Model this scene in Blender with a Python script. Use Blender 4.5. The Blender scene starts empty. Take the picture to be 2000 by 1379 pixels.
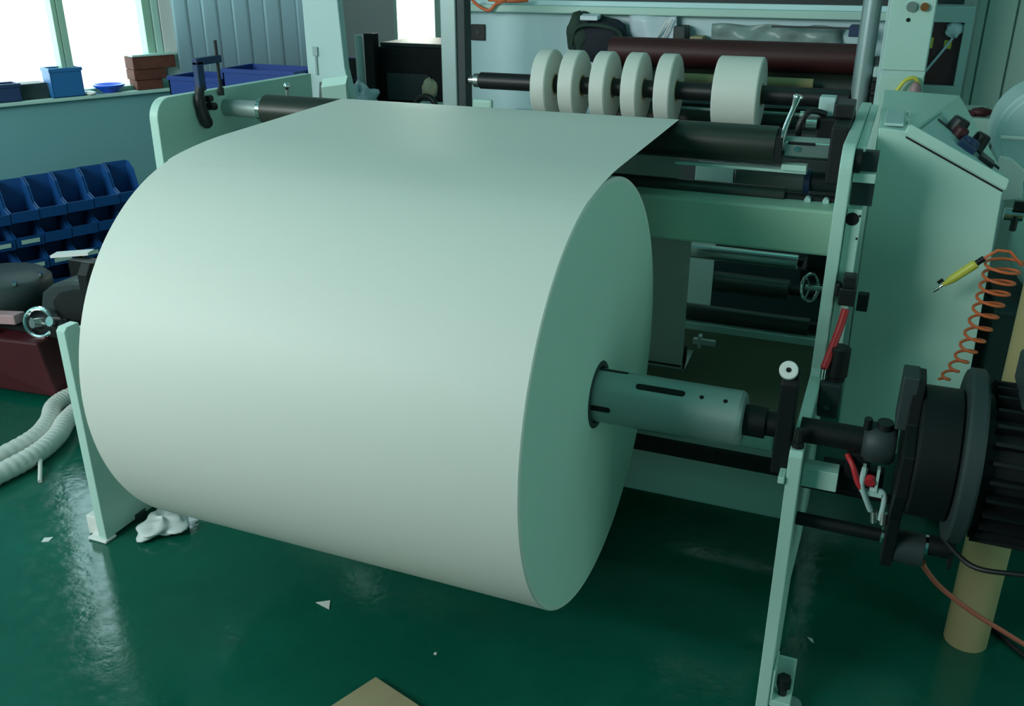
import bpy, bmesh, math, random
from mathutils import Vector, Matrix
random.seed(7)
PI = math.pi
C = bpy.context.scene.collection
sc = bpy.context.scene
# All coordinates below are metres with the origin on the axis of the big paper roll, at its
# right end; X runs along the roll, Y into the machine, Z up.  The floor is 0.8 m below the
# axis; at the end everything is lifted so that the floor stands at z = 0.
LIFT = 0.8
FL = -LIFT

# ------------------------------------------------------------------ camera, world, light
cd = bpy.data.cameras.new('camera'); cam = bpy.data.objects.new('camera', cd); C.objects.link(cam)
cd.sensor_fit = 'HORIZONTAL'; cd.sensor_width = 36.0; cd.lens = 1811.8/2000*36
cd.clip_start = 0.05; cd.clip_end = 60
cam.location = (0.6032, -2.0659, 1.0333+LIFT)
cam.rotation_euler = (PI/2-0.40505, 0, 0.38713)
sc.camera = cam
sc.view_settings.view_transform = 'Standard'; sc.view_settings.look = 'None'
sc.view_settings.exposure = 0.0; sc.view_settings.gamma = 1.0
sc.view_settings.use_curve_mapping = False
w = bpy.data.worlds.new('world'); sc.world = w; w.use_nodes = True
w.node_tree.nodes['Background'].inputs[0].default_value = (0.9, 0.97, 1.0, 1)
w.node_tree.nodes['Background'].inputs[1].default_value = 2.0
WD = Vector((0.423, 0.906, 0)); WN = Vector((0.906, -0.423, 0))     # window wall: along, into the room
W0 = Vector((-3.868, 1.622, 0))
def wall_pt(s, off, z): return W0 + WD*s + WN*off + Vector((0, 0, z))
def area(name, loc, direction, sx, sy, power, color):
    l = bpy.data.lights.new(name, 'AREA'); l.shape = 'RECTANGLE'; l.size = sx; l.size_y = sy
    l.energy = power; l.color = color
    o = bpy.data.objects.new(name, l); C.objects.link(o)
    o.location = Vector(loc)+Vector((0, 0, LIFT))
    o.rotation_euler = Vector(direction).to_track_quat('-Z', 'Y').to_euler()
    return o
area('window_daylight', wall_pt(0.40, -0.35, 1.17), WN, 1.5, 1.8, 32, (0.72, 0.95, 1.0))
area('front_window_daylight', (-3.75, -4.5, 2.3), (0, 1, 0), 3.8, 2.0, 345, (1.0, 1.0, 0.98))
area('right_fill_light', (4.45, -1.2, 0.9), (-1, 0, 0), 2.2, 1.6, 21, (0.30, 1.0, 0.74))  # added green fill from the right, no known window behind it
area('rear_window_daylight', (-3.1, 5.35, 0.95), (0, -1, 0), 0.9, 1.25, 65, (1.0, 1.0, 0.88))
for n_, x_, y_ in (('ceiling_fill_front', 0.2, -1.0), ('ceiling_fill_rear', 0.2, 2.6)):
    area(n_, (x_, y_, 3.3), (0, 0, -1), 1.2, 0.3, 4, (0.20, 1.0, 0.72))  # added dim green ambient fill from overhead, no real lamps hang here

# ------------------------------------------------------------------ materials
def mat(name, col, rough=0.5, metal=0.0, var=0.0, scale=6.0, bump=0.0, bscale=40.0, spec=0.5):
    m = bpy.data.materials.new(name); m.use_nodes = True
    nt = m.node_tree; b = nt.nodes['Principled BSDF']
    b.inputs['Base Color'].default_value = (*col, 1); b.inputs['Roughness'].default_value = rough
    b.inputs['Metallic'].default_value = metal; b.inputs['Specular IOR Level'].default_value = spec
    if var or bump: tc = nt.nodes.new('ShaderNodeTexCoord')
    if var:
        n = nt.nodes.new('ShaderNodeTexNoise'); n.inputs['Scale'].default_value = scale; n.inputs['Detail'].default_value = 6
        r = nt.nodes.new('ShaderNodeMapRange'); r.inputs[3].default_value = 1-var; r.inputs[4].default_value = 1+var
        x = nt.nodes.new('ShaderNodeMix'); x.data_type = 'RGBA'; x.blend_type = 'MULTIPLY'; x.inputs[0].default_value = 1
        x.inputs[6].default_value = (*col, 1)
        nt.links.new(tc.outputs['Object'], n.inputs['Vector']); nt.links.new(n.outputs['Fac'], r.inputs[0])
        nt.links.new(r.outputs[0], x.inputs[7]); nt.links.new(x.outputs[2], b.inputs['Base Color'])
    if bump:
        n2 = nt.nodes.new('ShaderNodeTexNoise'); n2.inputs['Scale'].default_value = bscale; n2.inputs['Detail'].default_value = 4
        bp = nt.nodes.new('ShaderNodeBump'); bp.inputs['Strength'].default_value = bump; bp.inputs['Distance'].default_value = 0.01
        nt.links.new(tc.outputs['Object'], n2.inputs['Vector']); nt.links.new(n2.outputs['Fac'], bp.inputs['Height'])
        nt.links.new(bp.outputs[0], b.inputs['Normal'])
    return m
M = {}
M['paper'] = mat('paper', (0.80, 0.83, 0.77), 0.54, var=0.012, scale=2)
M['paper_end'] = mat('paper_end', (0.57, 0.80, 0.69), 0.8, var=0.05, scale=5)
M['paint'] = mat('machine_paint', (0.52, 0.76, 0.68), 0.42, var=0.03, scale=3)
M['paint_beige'] = mat('beige_paint', (0.37, 0.60, 0.46), 0.45, var=0.03, scale=3)
M['panel'] = mat('panel_paint', (0.50, 0.69, 0.68), 0.5, var=0.03, scale=2)
M['bluepanel'] = mat('pale_blue_panel', (0.62, 0.85, 0.90), 0.5, var=0.03, scale=2)
M['wall'] = mat('wall_paint', (0.19, 0.43, 0.45), 0.85, var=0.05, scale=1.5)
M['wall_back'] = mat('rear_wall_paint', (0.56, 0.60, 0.63), 0.85, var=0.06, scale=1.2)
M['white'] = mat('white_frame', (0.85, 0.86, 0.83), 0.5)
M['alu'] = mat('aluminium', (0.34, 0.45, 0.45), 0.42, 0.5, var=0.05, scale=9)
M['alu_dark'] = mat('dull_aluminium', (0.33, 0.43, 0.41), 0.5, 0.4, var=0.10, scale=7)
M['chrome'] = mat('chrome', (0.85, 0.87, 0.86), 0.12, 1.0)
M['steel'] = mat('steel', (0.55, 0.58, 0.56), 0.28, 0.9)
M['rubber'] = mat('rubber_roller', (0.025, 0.034, 0.026), 0.38, var=0.15, scale=5)
M['black'] = mat('black_plastic', (0.012, 0.014, 0.015), 0.45)
M['iron'] = mat('black_iron', (0.006, 0.009, 0.010), 0.55, 0.0, var=0.2, scale=12, spec=0.35)
M['hole'] = mat('dark_cavity', (0.006, 0.007, 0.007), 0.9)
M['grey'] = mat('grey_roller', (0.20, 0.24, 0.23), 0.4, 0.3)
M['darkgrey'] = mat('dark_grey', (0.030, 0.048, 0.050), 0.55, var=0.15, scale=5)
M['blue'] = mat('blue_bin_plastic', (0.008, 0.075, 0.26), 0.45, var=0.08, scale=5)
M['deepblue'] = mat('deep_blue_plastic', (0.012, 0.05, 0.26), 0.45, var=0.08, scale=5)
M['sillblue'] = mat('mid_blue_plastic', (0.02, 0.16, 0.42), 0.45)
M['wrap'] = mat('dull_film', (0.30, 0.42, 0.41), 0.35, var=0.2, scale=9, bump=0.4, bscale=14)
M['dish'] = mat('bright_blue_plastic', (0.0, 0.09, 0.75), 0.35)
M['navy'] = mat('navy_plastic', (0.02, 0.05, 0.14), 0.5)
M['red'] = mat('dark_red_paint', (0.065, 0.006, 0.011), 0.5, var=0.15, scale=5)
M['redroll'] = mat('dark_red_rubber', (0.05, 0.010, 0.011), 0.55)
M['brightred'] = mat('red_plastic', (0.60, 0.03, 0.04), 0.4)
M['pink'] = mat('pink_trim', (0.45, 0.28, 0.30), 0.5)
M['orange'] = mat('orange_hose', (0.75, 0.16, 0.05), 0.4)
M['cable'] = mat('red_cable', (0.55, 0.14, 0.09), 0.45)
M['yellow'] = mat('yellow_plastic', (0.72, 0.68, 0.10), 0.4)
M['card'] = mat('cardboard', (0.40, 0.34, 0.17), 0.8, var=0.06, scale=4)
M['wood'] = mat('plywood', (0.42, 0.34, 0.20), 0.7, var=0.18, scale=7)
M['brick'] = mat('brown_carton', (0.14, 0.045, 0.028), 0.8, var=0.6, scale=16)
M['curtain'] = mat('curtain_plastic', (0.20, 0.33, 0.37), 0.6, var=0.06, scale=2)
M['film'] = mat('plastic_film', (0.66, 0.80, 0.88), 0.35, var=0.06, scale=8, bump=0.5, bscale=14)
M['bag'] = mat('dark_green_cloth', (0.03, 0.06, 0.045), 0.85, var=0.4, scale=9, bump=0.5, bscale=30)
M['bagnavy'] = mat('dark_navy_cloth', (0.012, 0.018, 0.03), 0.8, bump=0.4, bscale=25)
M['hose'] = mat('white_hose', (0.72, 0.74, 0.70), 0.5)
M['crumple'] = mat('crumpled_plastic', (0.72, 0.78, 0.78), 0.4, var=0.1, scale=30)
M['olive'] = mat('olive_panel', (0.36, 0.37, 0.26), 0.6, var=0.12, scale=3)
M['picture'] = mat('dark_red_glass', (0.10, 0.035, 0.045), 0.25, var=0.2, scale=10)
M['brown'] = mat('brown_button', (0.20, 0.08, 0.01), 0.5)
M['palegreen'] = mat('pale_green_locker', (0.40, 0.56, 0.50), 0.55, var=0.04, scale=2)
# floor: glossy green epoxy with scuffs
def floor_mat():
    m = bpy.data.materials.new('green_epoxy'); m.use_nodes = True; nt = m.node_tree; b = nt.nodes['Principled BSDF']
    tc = nt.nodes.new('ShaderNodeTexCoord')
    n = nt.nodes.new('ShaderNodeTexNoise'); n.inputs['Scale'].default_value = 2.2; n.inputs['Detail'].default_value = 8; n.inputs['Roughness'].default_value = 0.62
    r = nt.nodes.new('ShaderNodeValToRGB')
    r.color_ramp.elements[0].position = 0.30; r.color_ramp.elements[0].color = (0.002, 0.092, 0.060, 1)
    r.color_ramp.elements[1].position = 0.75; r.color_ramp.elements[1].color = (0.006, 0.135, 0.090, 1)
    n2 = nt.nodes.new('ShaderNodeTexNoise'); n2.inputs['Scale'].default_value = 26; n2.inputs['Detail'].default_value = 5
    r2 = nt.nodes.new('ShaderNodeMapRange'); r2.inputs[1].default_value = 0.4; r2.inputs[2].default_value = 0.8; r2.inputs[3].default_value = 0.09; r2.inputs[4].default_value = 0.25; b.inputs['Specular IOR Level'].default_value = 0.65
    bp = nt.nodes.new('ShaderNodeBump'); bp.inputs['Strength'].default_value = 0.10; bp.inputs['Distance'].default_value = 0.01
    for nn in (n, n2): nt.links.new(tc.outputs['Object'], nn.inputs['Vector'])
    n3 = nt.nodes.new('ShaderNodeTexNoise'); n3.inputs['Scale'].default_value = 5.5; n3.inputs['Detail'].default_value = 9; n3.inputs['Roughness'].default_value = 0.75
    r3 = nt.nodes.new('ShaderNodeMapRange'); r3.inputs[1].default_value = 0.60; r3.inputs[2].default_value = 0.74; r3.inputs[4].default_value = 0.55
    mx = nt.nodes.new('ShaderNodeMix'); mx.data_type = 'RGBA'; mx.inputs[7].default_value = (0.020, 0.050, 0.042, 1)
    nt.links.new(tc.outputs['Object'], n3.inputs['Vector']); nt.links.new(n3.outputs['Fac'], r3.inputs[0]); nt.links.new(r3.outputs[0], mx.inputs[0])
    nt.links.new(n.outputs['Fac'], r.inputs[0]); nt.links.new(r.outputs[0], mx.inputs[6]); nt.links.new(mx.outputs[2], b.inputs['Base Color'])
    nt.links.new(n2.outputs['Fac'], r2.inputs[0]); nt.links.new(r2.outputs[0], b.inputs['Roughness'])
    nt.links.new(n2.outputs['Fac'], bp.inputs['Height']); nt.links.new(bp.outputs[0], b.inputs['Normal'])
    return m
M['floor'] = floor_mat()
def glass_mat(name, tint, gloss=0.08):
    m = bpy.data.materials.new(name); m.use_nodes = True; nt = m.node_tree; nt.nodes.clear()
    o = nt.nodes.new('ShaderNodeOutputMaterial'); mx = nt.nodes.new('ShaderNodeMixShader'); t = nt.nodes.new('ShaderNodeBsdfTransparent'); g = nt.nodes.new('ShaderNodeBsdfGlossy')
    t.inputs[0].default_value = (*tint, 1); g.inputs['Roughness'].default_value = 0.08; mx.inputs[0].default_value = gloss
    nt.links.new(t.outputs[0], mx.inputs[1]); nt.links.new(g.outputs[0], mx.inputs[2]); nt.links.new(mx.outputs[0], o.inputs[0])
    return m
M['glass'] = glass_mat('window_glass', (0.95, 0.98, 0.97))

# ------------------------------------------------------------------ mesh builder
class MB:
    def __init__(s): s.v = []; s.f = []; s.sm = []
    def add(s, vs, fs, smooth=False):
        o = len(s.v); s.v += [Vector(p) for p in vs]; s.f += [[i+o for i in f] for f in fs]
        s.sm += (smooth if isinstance(smooth, list) else [smooth]*len(fs)); return s
    def box(s, x0, x1, y0, y1, z0, z1):
        vs = [(x, y, z) for x in (x0, x1) for y in (y0, y1) for z in (z0, z1)]
        return s.add(vs, [(0, 1, 3, 2), (4, 6, 7, 5), (0, 4, 5, 1), (2, 3, 7, 6), (0, 2, 6, 4), (1, 5, 7, 3)])
    def obox(s, c, ax, ay, az):                 # oriented box: centre and three half-axis vectors
        c, ax, ay, az = map(Vector, (c, ax, ay, az))
        vs = [c+ax*i+ay*j+az*k for i in (-1, 1) for j in (-1, 1) for k in (-1, 1)]
        return s.add(vs, [(0, 1, 3, 2), (4, 6, 7, 5), (0, 4, 5, 1), (2, 3, 7, 6), (0, 2, 6, 4), (1, 5, 7, 3)])
    def lathe(s, p0, d, prof, n=32, closed=False):    # prof: (distance along d, radius)
        p0 = Vector(p0); d = Vector(d).normalized()
        u = d.orthogonal().normalized(); v = d.cross(u)
        vs = []
        for t, r in prof:
            for k in range(n):
                a = 2*PI*k/n; vs.append(p0+d*t+(u*math.cos(a)+v*math.sin(a))*max(r, 1e-5))
        fs = []; sm = []; m = len(prof)
        for i in range(m if closed else m-1):
            j = (i+1) % m
            same = abs(prof[i][0]-prof[j][0]) < 1e-6
            for k in range(n):
                fs.append((i*n+k, i*n+(k+1) % n, j*n+(k+1) % n, j*n+k)); sm.append(not same and not (0 < abs(prof[i][1]-prof[j][1]) < 0.009 and abs(prof[i][0]-prof[j][0]) < 0.009))
        return s.add(vs, fs, sm)
    def cyl(s, p0, p1, r, r1=None, n=24, bev=0.0):
        p0 = Vector(p0); p1 = Vector(p1); L = (p1-p0).length; r1 = r if r1 is None else r1
        if bev: pr = [(0, 0), (0, r-bev), (bev, r), (L-bev, r1), (L, r1-bev), (L, 0)]
        else: pr = [(0, 0), (0, r), (L, r1), (L, 0)]
        return s.lathe(p0, p1-p0, pr, n)
    def prism(s, poly, fn, t0, t1):             # poly 2-D, fn(a, b, t) -> 3-D
        n = len(poly)
        vs = [fn(a, b, t0) for a, b in poly]+[fn(a, b, t1) for a, b in poly]
        fs = [tuple(range(n))[::-1], tuple(range(n, 2*n))]+[(i, (i+1) % n, n+(i+1) % n, n+i) for i in range(n)]
        return s.add(vs, fs)
    def loft(s, A, B):
        n = len(A)
        return s.add(list(A)+list(B), [tuple(range(n))[::-1], tuple(range(n, 2*n))]+[(i, (i+1) % n, n+(i+1) % n, n+i) for i in range(n)])
    def tube(s, pts, r, n=8, caps=True):
        pts = [Vector(p) for p in pts]; m = len(pts); rr = r if isinstance(r, (list, tuple)) else [r]*m
        t0 = (pts[1]-pts[0]).normalized(); u = t0.orthogonal().normalized(); vs = []
        for i, p in enumerate(pts):
            t = (pts[min(i+1, m-1)]-pts[max(i-1, 0)]).normalized()
            u = (u-t*u.dot(t)).normalized(); v = t.cross(u)
            for k in range(n):
                a = 2*PI*k/n; vs.append(p+(u*math.cos(a)+v*math.sin(a))*rr[i])
        fs = [(i*n+k, i*n+(k+1) % n, (i+1)*n+(k+1) % n, (i+1)*n+k) for i in range(m-1) for k in range(n)]
        sm = [True]*len(fs)
        if caps: fs += [tuple(range(n))[::-1], tuple(range((m-1)*n, m*n))]; sm += [False, False]
        return s.add(vs, fs, sm)
    def torus(s, c, d, R, r, n=32, k=8):
        pr = [(r*math.sin(2*PI*i/k), R+r*math.cos(2*PI*i/k)) for i in range(k)]
        return s.lathe(Vector(c), d, pr, n, closed=True)
    def blob(s, c, rx, ry, rz, amp=0.12, n=16, m=10, seed=1):
        rnd = random.Random(seed); ph = [rnd.uniform(0, 6.28) for _ in range(9)]; vs = []; c = Vector(c)
        for i in range(m+1):
            th = PI*i/m
            for k in range(n):
                a = 2*PI*k/n
                q = 1+amp*(math.sin(3*a+ph[0])*math.sin(2*th+ph[1])+.6*math.sin(5*a+ph[2]+3*th)+.5*math.sin(7*th+ph[3])*math.sin(2*a+ph[4]))
                vs.append(c+Vector((rx*q*math.sin(th)*math.cos(a), ry*q*math.sin(th)*math.sin(a), rz*q*math.cos(th))))
        return s.add(vs, [(i*n+k, (i+1)*n+k, (i+1)*n+(k+1) % n, i*n+(k+1) % n) for i in range(m) for k in range(n)], True)

def link(name, mb, m, parent=None, bevel=0.0, solid=0.0, base=None):
    """one mesh object; vertices are given in scene coordinates"""
    me = bpy.data.meshes.new(name)
    if parent is not None:
        r = parent
        while r.parent: r = r.parent
        base = r.location.copy()
    elif base is None:
        xs = [p.x for p in mb.v]; ys = [p.y for p in mb.v]; zs = [p.z for p in mb.v]
        base = Vector(((min(xs)+max(xs))/2, (min(ys)+max(ys))/2, min(zs)))
    base = Vector(base)
    me.from_pydata([p-base for p in mb.v], [], mb.f)
    me.polygons.foreach_set('use_smooth', mb.sm); me.materials.append(M[m]); me.update()
    if any(mb.sm) and not all(mb.sm):                # crisp edge wherever a flat face meets a smooth one
        b = bmesh.new(); b.from_mesh(me)
        for ed in b.edges:
            fl = [f.smooth for f in ed.link_faces]
            if len(fl) == 2 and not (fl[0] and fl[1]): ed.smooth = False
        b.to_mesh(me); b.free()
    o = bpy.data.objects.new(name, me); C.objects.link(o)
    if parent is not None: o.parent = parent
    else: o.location = base
    if solid:
        q = o.modifiers.new('solid', 'SOLIDIFY'); q.thickness = solid
    if bevel:
        q = o.modifiers.new('bevel', 'BEVEL'); q.width = bevel; q.segments = 2; q.limit_method = 'ANGLE'; q.angle_limit = math.radians(50)
    return o
def tag(o, label, cat, group=None):
    o['label'] = label; o['category'] = cat
    if group: o['group'] = group
    return o
def thing(name, loc, label, cat, group=None):
    o = bpy.data.objects.new(name, None); C.objects.link(o); o.location = loc; o.empty_display_size = 0.05
    return tag(o, label, cat, group)
def struct(name, mb, m, parent=None, bevel=0.0):
    o = link(name, mb, m, parent, bevel)
    if parent is None: o['kind'] = 'structure'
    return o
def arc(cx, cy, r, a0, a1, n=8):
    return [(cx+r*math.cos(math.radians(a0+(a1-a0)*i/n)), cy+r*math.sin(math.radians(a0+(a1-a0)*i/n))) for i in range(n+1)]
def smooth_path(pts, k=8):
    P = [Vector(p) for p in pts]; out = []
    for i in range(len(P)-1):
        a, b, c, d = P[max(i-1, 0)], P[i], P[i+1], P[min(i+2, len(P)-1)]
        for j in range(k):
            t = j/k
            out.append(0.5*((2*b)+(c-a)*t+(2*a-5*b+4*c-d)*t*t+(3*b-a-3*c+d)*t**3))
    return out+[P[-1]]
yz = lambda a, b, t: (t, a, b)      # polygon in the (y, z) plane, extruded along x
xz = lambda a, b, t: (a, t, b)
xy = lambda a, b, t: (a, b, t)

# ------------------------------------------------------------------ the room
struct('floor', MB().box(-9, 4.2, -4.3, 6.2, FL-0.1, FL), 'floor')
struct('ceiling', MB().box(-9, 4.2, -4.3, 6.2, 3.6, 3.7), 'wall')
S0, S1 = -0.16, 0.96                  # the window opening along the window wall
def wbox(mb, s0, s1, o0, o1, z0, z1):
    return mb.obox(wall_pt((s0+s1)/2, (o0+o1)/2, (z0+z1)/2), WD*((s1-s0)/2), WN*((o1-o0)/2), Vector((0, 0, (z1-z0)/2)))
wl = MB(); wbox(wl, -6.5, 1.32, -0.16, 0, FL, 0.285); wbox(wl, -6.5, 1.32, -0.16, 0, 2.05, 3.6)
wbox(wl, 1.04, 1.32, -0.16, 0, 0.285, 2.05); wbox(wl, -6.5, S0, -0.16, 0, 0.285, 2.05)
struct('wall_left', wl, 'wall')
q = MB(); wbox(q, S0, 1.04, -0.16, 0.03, 0.285, 0.305); struct('trim_1', q, 'paint', bevel=0.004)
q = MB()
q.obox(((-3.31-4.7)/2, (2.82+6.1)/2, 1.4), ((-4.7+3.31)/2, (6.1-2.82)/2, 0), (0.05, 0.02, 0), (0, 0, 2.2)); struct('wall_left_rear', q, 'wall_back')
q = MB(); q.box(-9, -5.60, -4.3, -4.2, FL, 3.6); q.box(-1.90, 4.2, -4.3, -4.2, FL, 3.6); q.box(-5.60, -1.90, -4.3, -4.2, FL, 1.3); q.box(-5.60, -1.90, -4.3, -4.2, 3.25, 3.6)
struct('wall_front', q, 'wall')
q = MB(); q.box(-5.60, -1.90, -4.28, -4.22, 3.20, 3.25); q.box(-5.60, -1.90, -4.28, -4.22, 1.3, 1.35); w3 = struct('window_3', q, 'white')
for k in range(5): x = -5.57+k*0.91; link('mullion', MB().box(x-0.03, x+0.03, -4.28, -4.22, 1.35, 3.20), 'white', w3)
for k in range(4): x = -5.54+k*0.91; link('pane', MB().box(x, x+0.85, -4.255, -4.25, 1.35, 3.20), 'glass', w3)
q = MB(); q.box(4.1, 4.2, -4.2, -2.3, FL, 3.6); q.box(4.1, 4.2, -0.1, 6.1, FL, 3.6); q.box(4.1, 4.2, -2.3, -0.1, FL, 0.1); q.box(4.1, 4.2, -2.3, -0.1, 1.7, 3.6); struct('wall_right', q, 'panel')  # the opening is added to let the right fill light in
q = MB(); q.box(4.12, 4.18, -2.3, -0.1, 0.1, 0.15); q.box(4.12, 4.18, -2.3, -0.1, 1.65, 1.7); w4 = struct('fill_light_frame', q, 'white')  # added frame, mullions and panes around the right fill light, out of view
for y in (-2.27, -1.2, -0.13): link('mullion', MB().box(4.12, 4.18, y-0.03, y+0.03, 0.15, 1.65), 'white', w4)
for y in (-2.24, -1.17): link('pane', MB().box(4.145, 4.15, y, y+1.01, 0.15, 1.65), 'glass', w4)
q = MB(); q.box(-9, -8.9, -4.2, 0, FL, 3.6); struct('wall_far_left', q, 'wall')
# rear wall with a window
q = MB(); q.box(-5, -3.30, 5.0, 5.12, FL, 3.6); q.box(-2.82, 4.2, 5.0, 5.12, FL, 3.6)
q.box(-3.30, -2.82, 5.0, 5.12, FL, 0.33); q.box(-3.30, -2.82, 5.0, 5.12, 1.65, 3.6)
struct('wall_back', q, 'wall_back')
q = MB()
for x0, x1 in ((-3.30, -3.27), (-2.93, -2.87), (-2.85, -2.82)): q.box(x0, x1, 4.97, 5.05, 0.33, 1.65)
q.box(-3.30, -2.82, 4.97, 5.05, 0.33, 0.36); q.box(-3.30, -2.82, 4.97, 5.05, 1.62, 1.65)
w2 = struct('window_2', q, 'paint'); link('pane', MB().box(-3.27, -2.85, 5.03, 5.035, 0.36, 1.62), 'glass', w2)
# big window in the left wall: frame, mullions, panes
q = MB(); wbox(q, S0, 1.04, -0.12, -0.04, 2.0, 2.05); wbox(q, S0, 1.04, -0.12, -0.04, 0.305, 0.33)
w1 = struct('window_1', q, 'paint_beige')
for s0, s1, mt in ((0.36, 0.385, 'paint_beige'), (0.388, 0.425, 'paint_beige'), (0.86, 0.905, 'paint_beige'), (0.915, 0.955, 'paint'), (0.96, 1.04, 'white'), (-0.16, -0.10, 'paint_beige')):
    q = MB(); wbox(q, s0, s1, -0.12, -0.03, 0.33, 2.0); link('mullion', q, mt, w1, 0.003)
for s0, s1 in ((0.425, 0.86), (-0.10, 0.36)):
    q = MB(); wbox(q, s0, s1, -0.09, -0.085, 0.33, 2.0); link('pane', q, 'glass', w1)

# ------------------------------------------------------------------ big paper roll with its web
R = 0.55; RW = -1.172
roll = thing('paper_roll', (RW/2, 0, -R), 'huge cream paper roll on the steel shaft, its sheet feeding into the machine', 'paper roll')
q = MB(); q.lathe((RW, 0, 0), (1, 0, 0), [(0, 0.088), (0, R-0.004), (0.004, R), (-RW-0.003, R), (-RW, R-0.003), (-RW, R-0.01)], 160)
link('roll_body', q, 'paper', roll)
q = MB(); prof = [(0, R-0.01)]; rnd = random.Random(3); r = R-0.01
while r > 0.12:
    r -= rnd.uniform(0.025, 0.06); prof.append((rnd.uniform(-0.0012, 0.0), max(r, 0.10)))
prof.append((0, 0.088)); q.lathe((0, 0, 0), (1, 0, 0), prof, 128)
q.sm = [True]*len(q.sm); link('roll_end', q, 'paper_end', roll)
q = MB(); q.lathe((RW-0.004, 0, 0), (1, 0, 0), [(0, 0.074), (0, 0.088), (-RW+0.006, 0.088), (-RW+0.006, 0.074)], 48, closed=True)
link('roll_core', q, 'darkgrey', roll)
# the sheet: leaves the roll near its top, runs over the guide roller, down and round the inner rollers
RY, RZ, RR = 0.74, 0.525, 0.055
a0 = math.radians(9); RB = 1.6                     # stiff paper lifts off the roll in a wide curve
def web_end(sl):
    y1 = -(R+0.0006)*math.sin(a0)+RB*(math.sin(a0)-math.sin(sl)); z1 = (R+0.0006)*math.cos(a0)+RB*(math.cos(sl)-math.cos(a0))
    return y1, z1, (z1+(RY-RR*math.sin(sl)-y1)*math.tan(sl))-(RZ+(RR+0.0012)*math.cos(sl))
lo, hi = math.radians(-3), math.radians(6)
for _ in range(50):
    mid = (lo+hi)/2
    if web_end(mid)[2] > 0: hi = mid
    else: lo = mid
al = (lo+hi)/2
path = [(-(R+0.0006)*math.sin(math.radians(d)), (R+0.0006)*math.cos(math.radians(d))) for d in (14, 13.5, 13, 12, 11, 10)]
for k in range(11):
    sl = a0+(al-a0)*k/10
    path.append((-(R+0.0006)*math.sin(a0)+RB*(math.sin(a0)-math.sin(sl)), (R+0.0006)*math.cos(a0)+RB*(math.cos(sl)-math.cos(a0))))
yw, zw = path[-1]
for k in range(1, 6): path.append((yw+(RY-RR*math.sin(al)-yw)*k/5, zw+(RZ+(RR+0.0012)*math.cos(al)-zw)*k/5))
for a in range(80, -61, -14): path.append((RY+(RR+0.001)*math.cos(math.radians(a)), RZ+(RR+0.001)*math.sin(math.radians(a))))
path += [(0.86, 0.36), (0.95, 0.31)]
path += [(1.03+0.05*math.cos(math.radians(a)), 0.24+0.05*math.sin(math.radians(a))) for a in (100, 60, 20, 0)]
path += [(1.085, 0.12), (1.09, -0.30)]
path += [(1.14+0.05*math.cos(math.radians(a)), -0.36+0.05*math.sin(math.radians(a))) for a in (180, 215, 250, 290)]
path += [(1.55, -0.36), (1.59, -0.33), (1.60, -0.28), (1.60, -0.02), (1.62, 0.05)]
q = MB(); n = len(path)
q.add([(RW+0.001, y, z) for y, z in path]+[(-0.001, y, z) for y, z in path], [(i, i+1, n+i+1, n+i) for i in range(n-1)], True)
link('paper_web', q, 'paper', roll)

# ------------------------------------------------------------------ air shaft through the roll
sh = thing('air_shaft', (0.1, 0, -0.07), 'dull aluminium expanding shaft with black slots through the paper roll', 'shaft')
r = 0.069
link('shaft_body', MB().lathe((-1.50, 0, 0), (1, 0, 0), [(0, 0), (0, r-0.006), (0.006, r), (1.858, r), (1.866, r-0.005), (1.870, r-0.012), (1.870, 0)], 64), 'alu_dark', sh)
def slot(x0, x1, deg, w):
    """dark inlaid rubber strip following the shaft surface, round ended"""
    out = []; L = x1-x0; a0 = math.radians(deg); nx = 10
    prof = [(x0+w*(1-math.cos(t)), w*math.sin(t)) for t in [PI/2*i/5 for i in range(6)]]+[(x1-w*(1-math.cos(t)), w*math.sin(t)) for t in [PI/2*i/5 for i in range(5, -1, -1)]]
    vs = []; fs = []
    for x, h in prof:
        for j in range(-2, 3):
            a = a0+(h*j/2)/r; vs.append((x, -(r+0.0006)*math.cos(a), (r+0.0006)*math.sin(a)))
    m = len(prof)
    return MB().add(vs, [(i*5+j, (i+1)*5+j, (i+1)*5+j+1, i*5+j+1) for i in range(m-1) for j in range(4)], True)
for dg in (58, 178, 298): link('slot', slot(0.105, 0.228, dg, 0.0085), 'hole', sh)
for dg in (-4, 96, 236): link('slot', slot(-0.06, 0.052 if dg < 0 else 0.075, dg, 0.0075), 'hole', sh)
for x in (0.268, 0.325): link('screw_hole', slot(x-0.0055, x+0.0055, 57, 0.0055), 'hole', sh)
link('journal', MB().lathe((0.37, 0, 0), (1, 0, 0), [(0, 0), (0, 0.038), (0.05, 0.038), (0.05, 0.030), (0.10, 0.030), (0.10, 0)], 32), 'iron', sh)
link('journal', MB().cyl((-1.69, 0, 0), (-1.50, 0, 0), 0.03), 'iron', sh)

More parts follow.
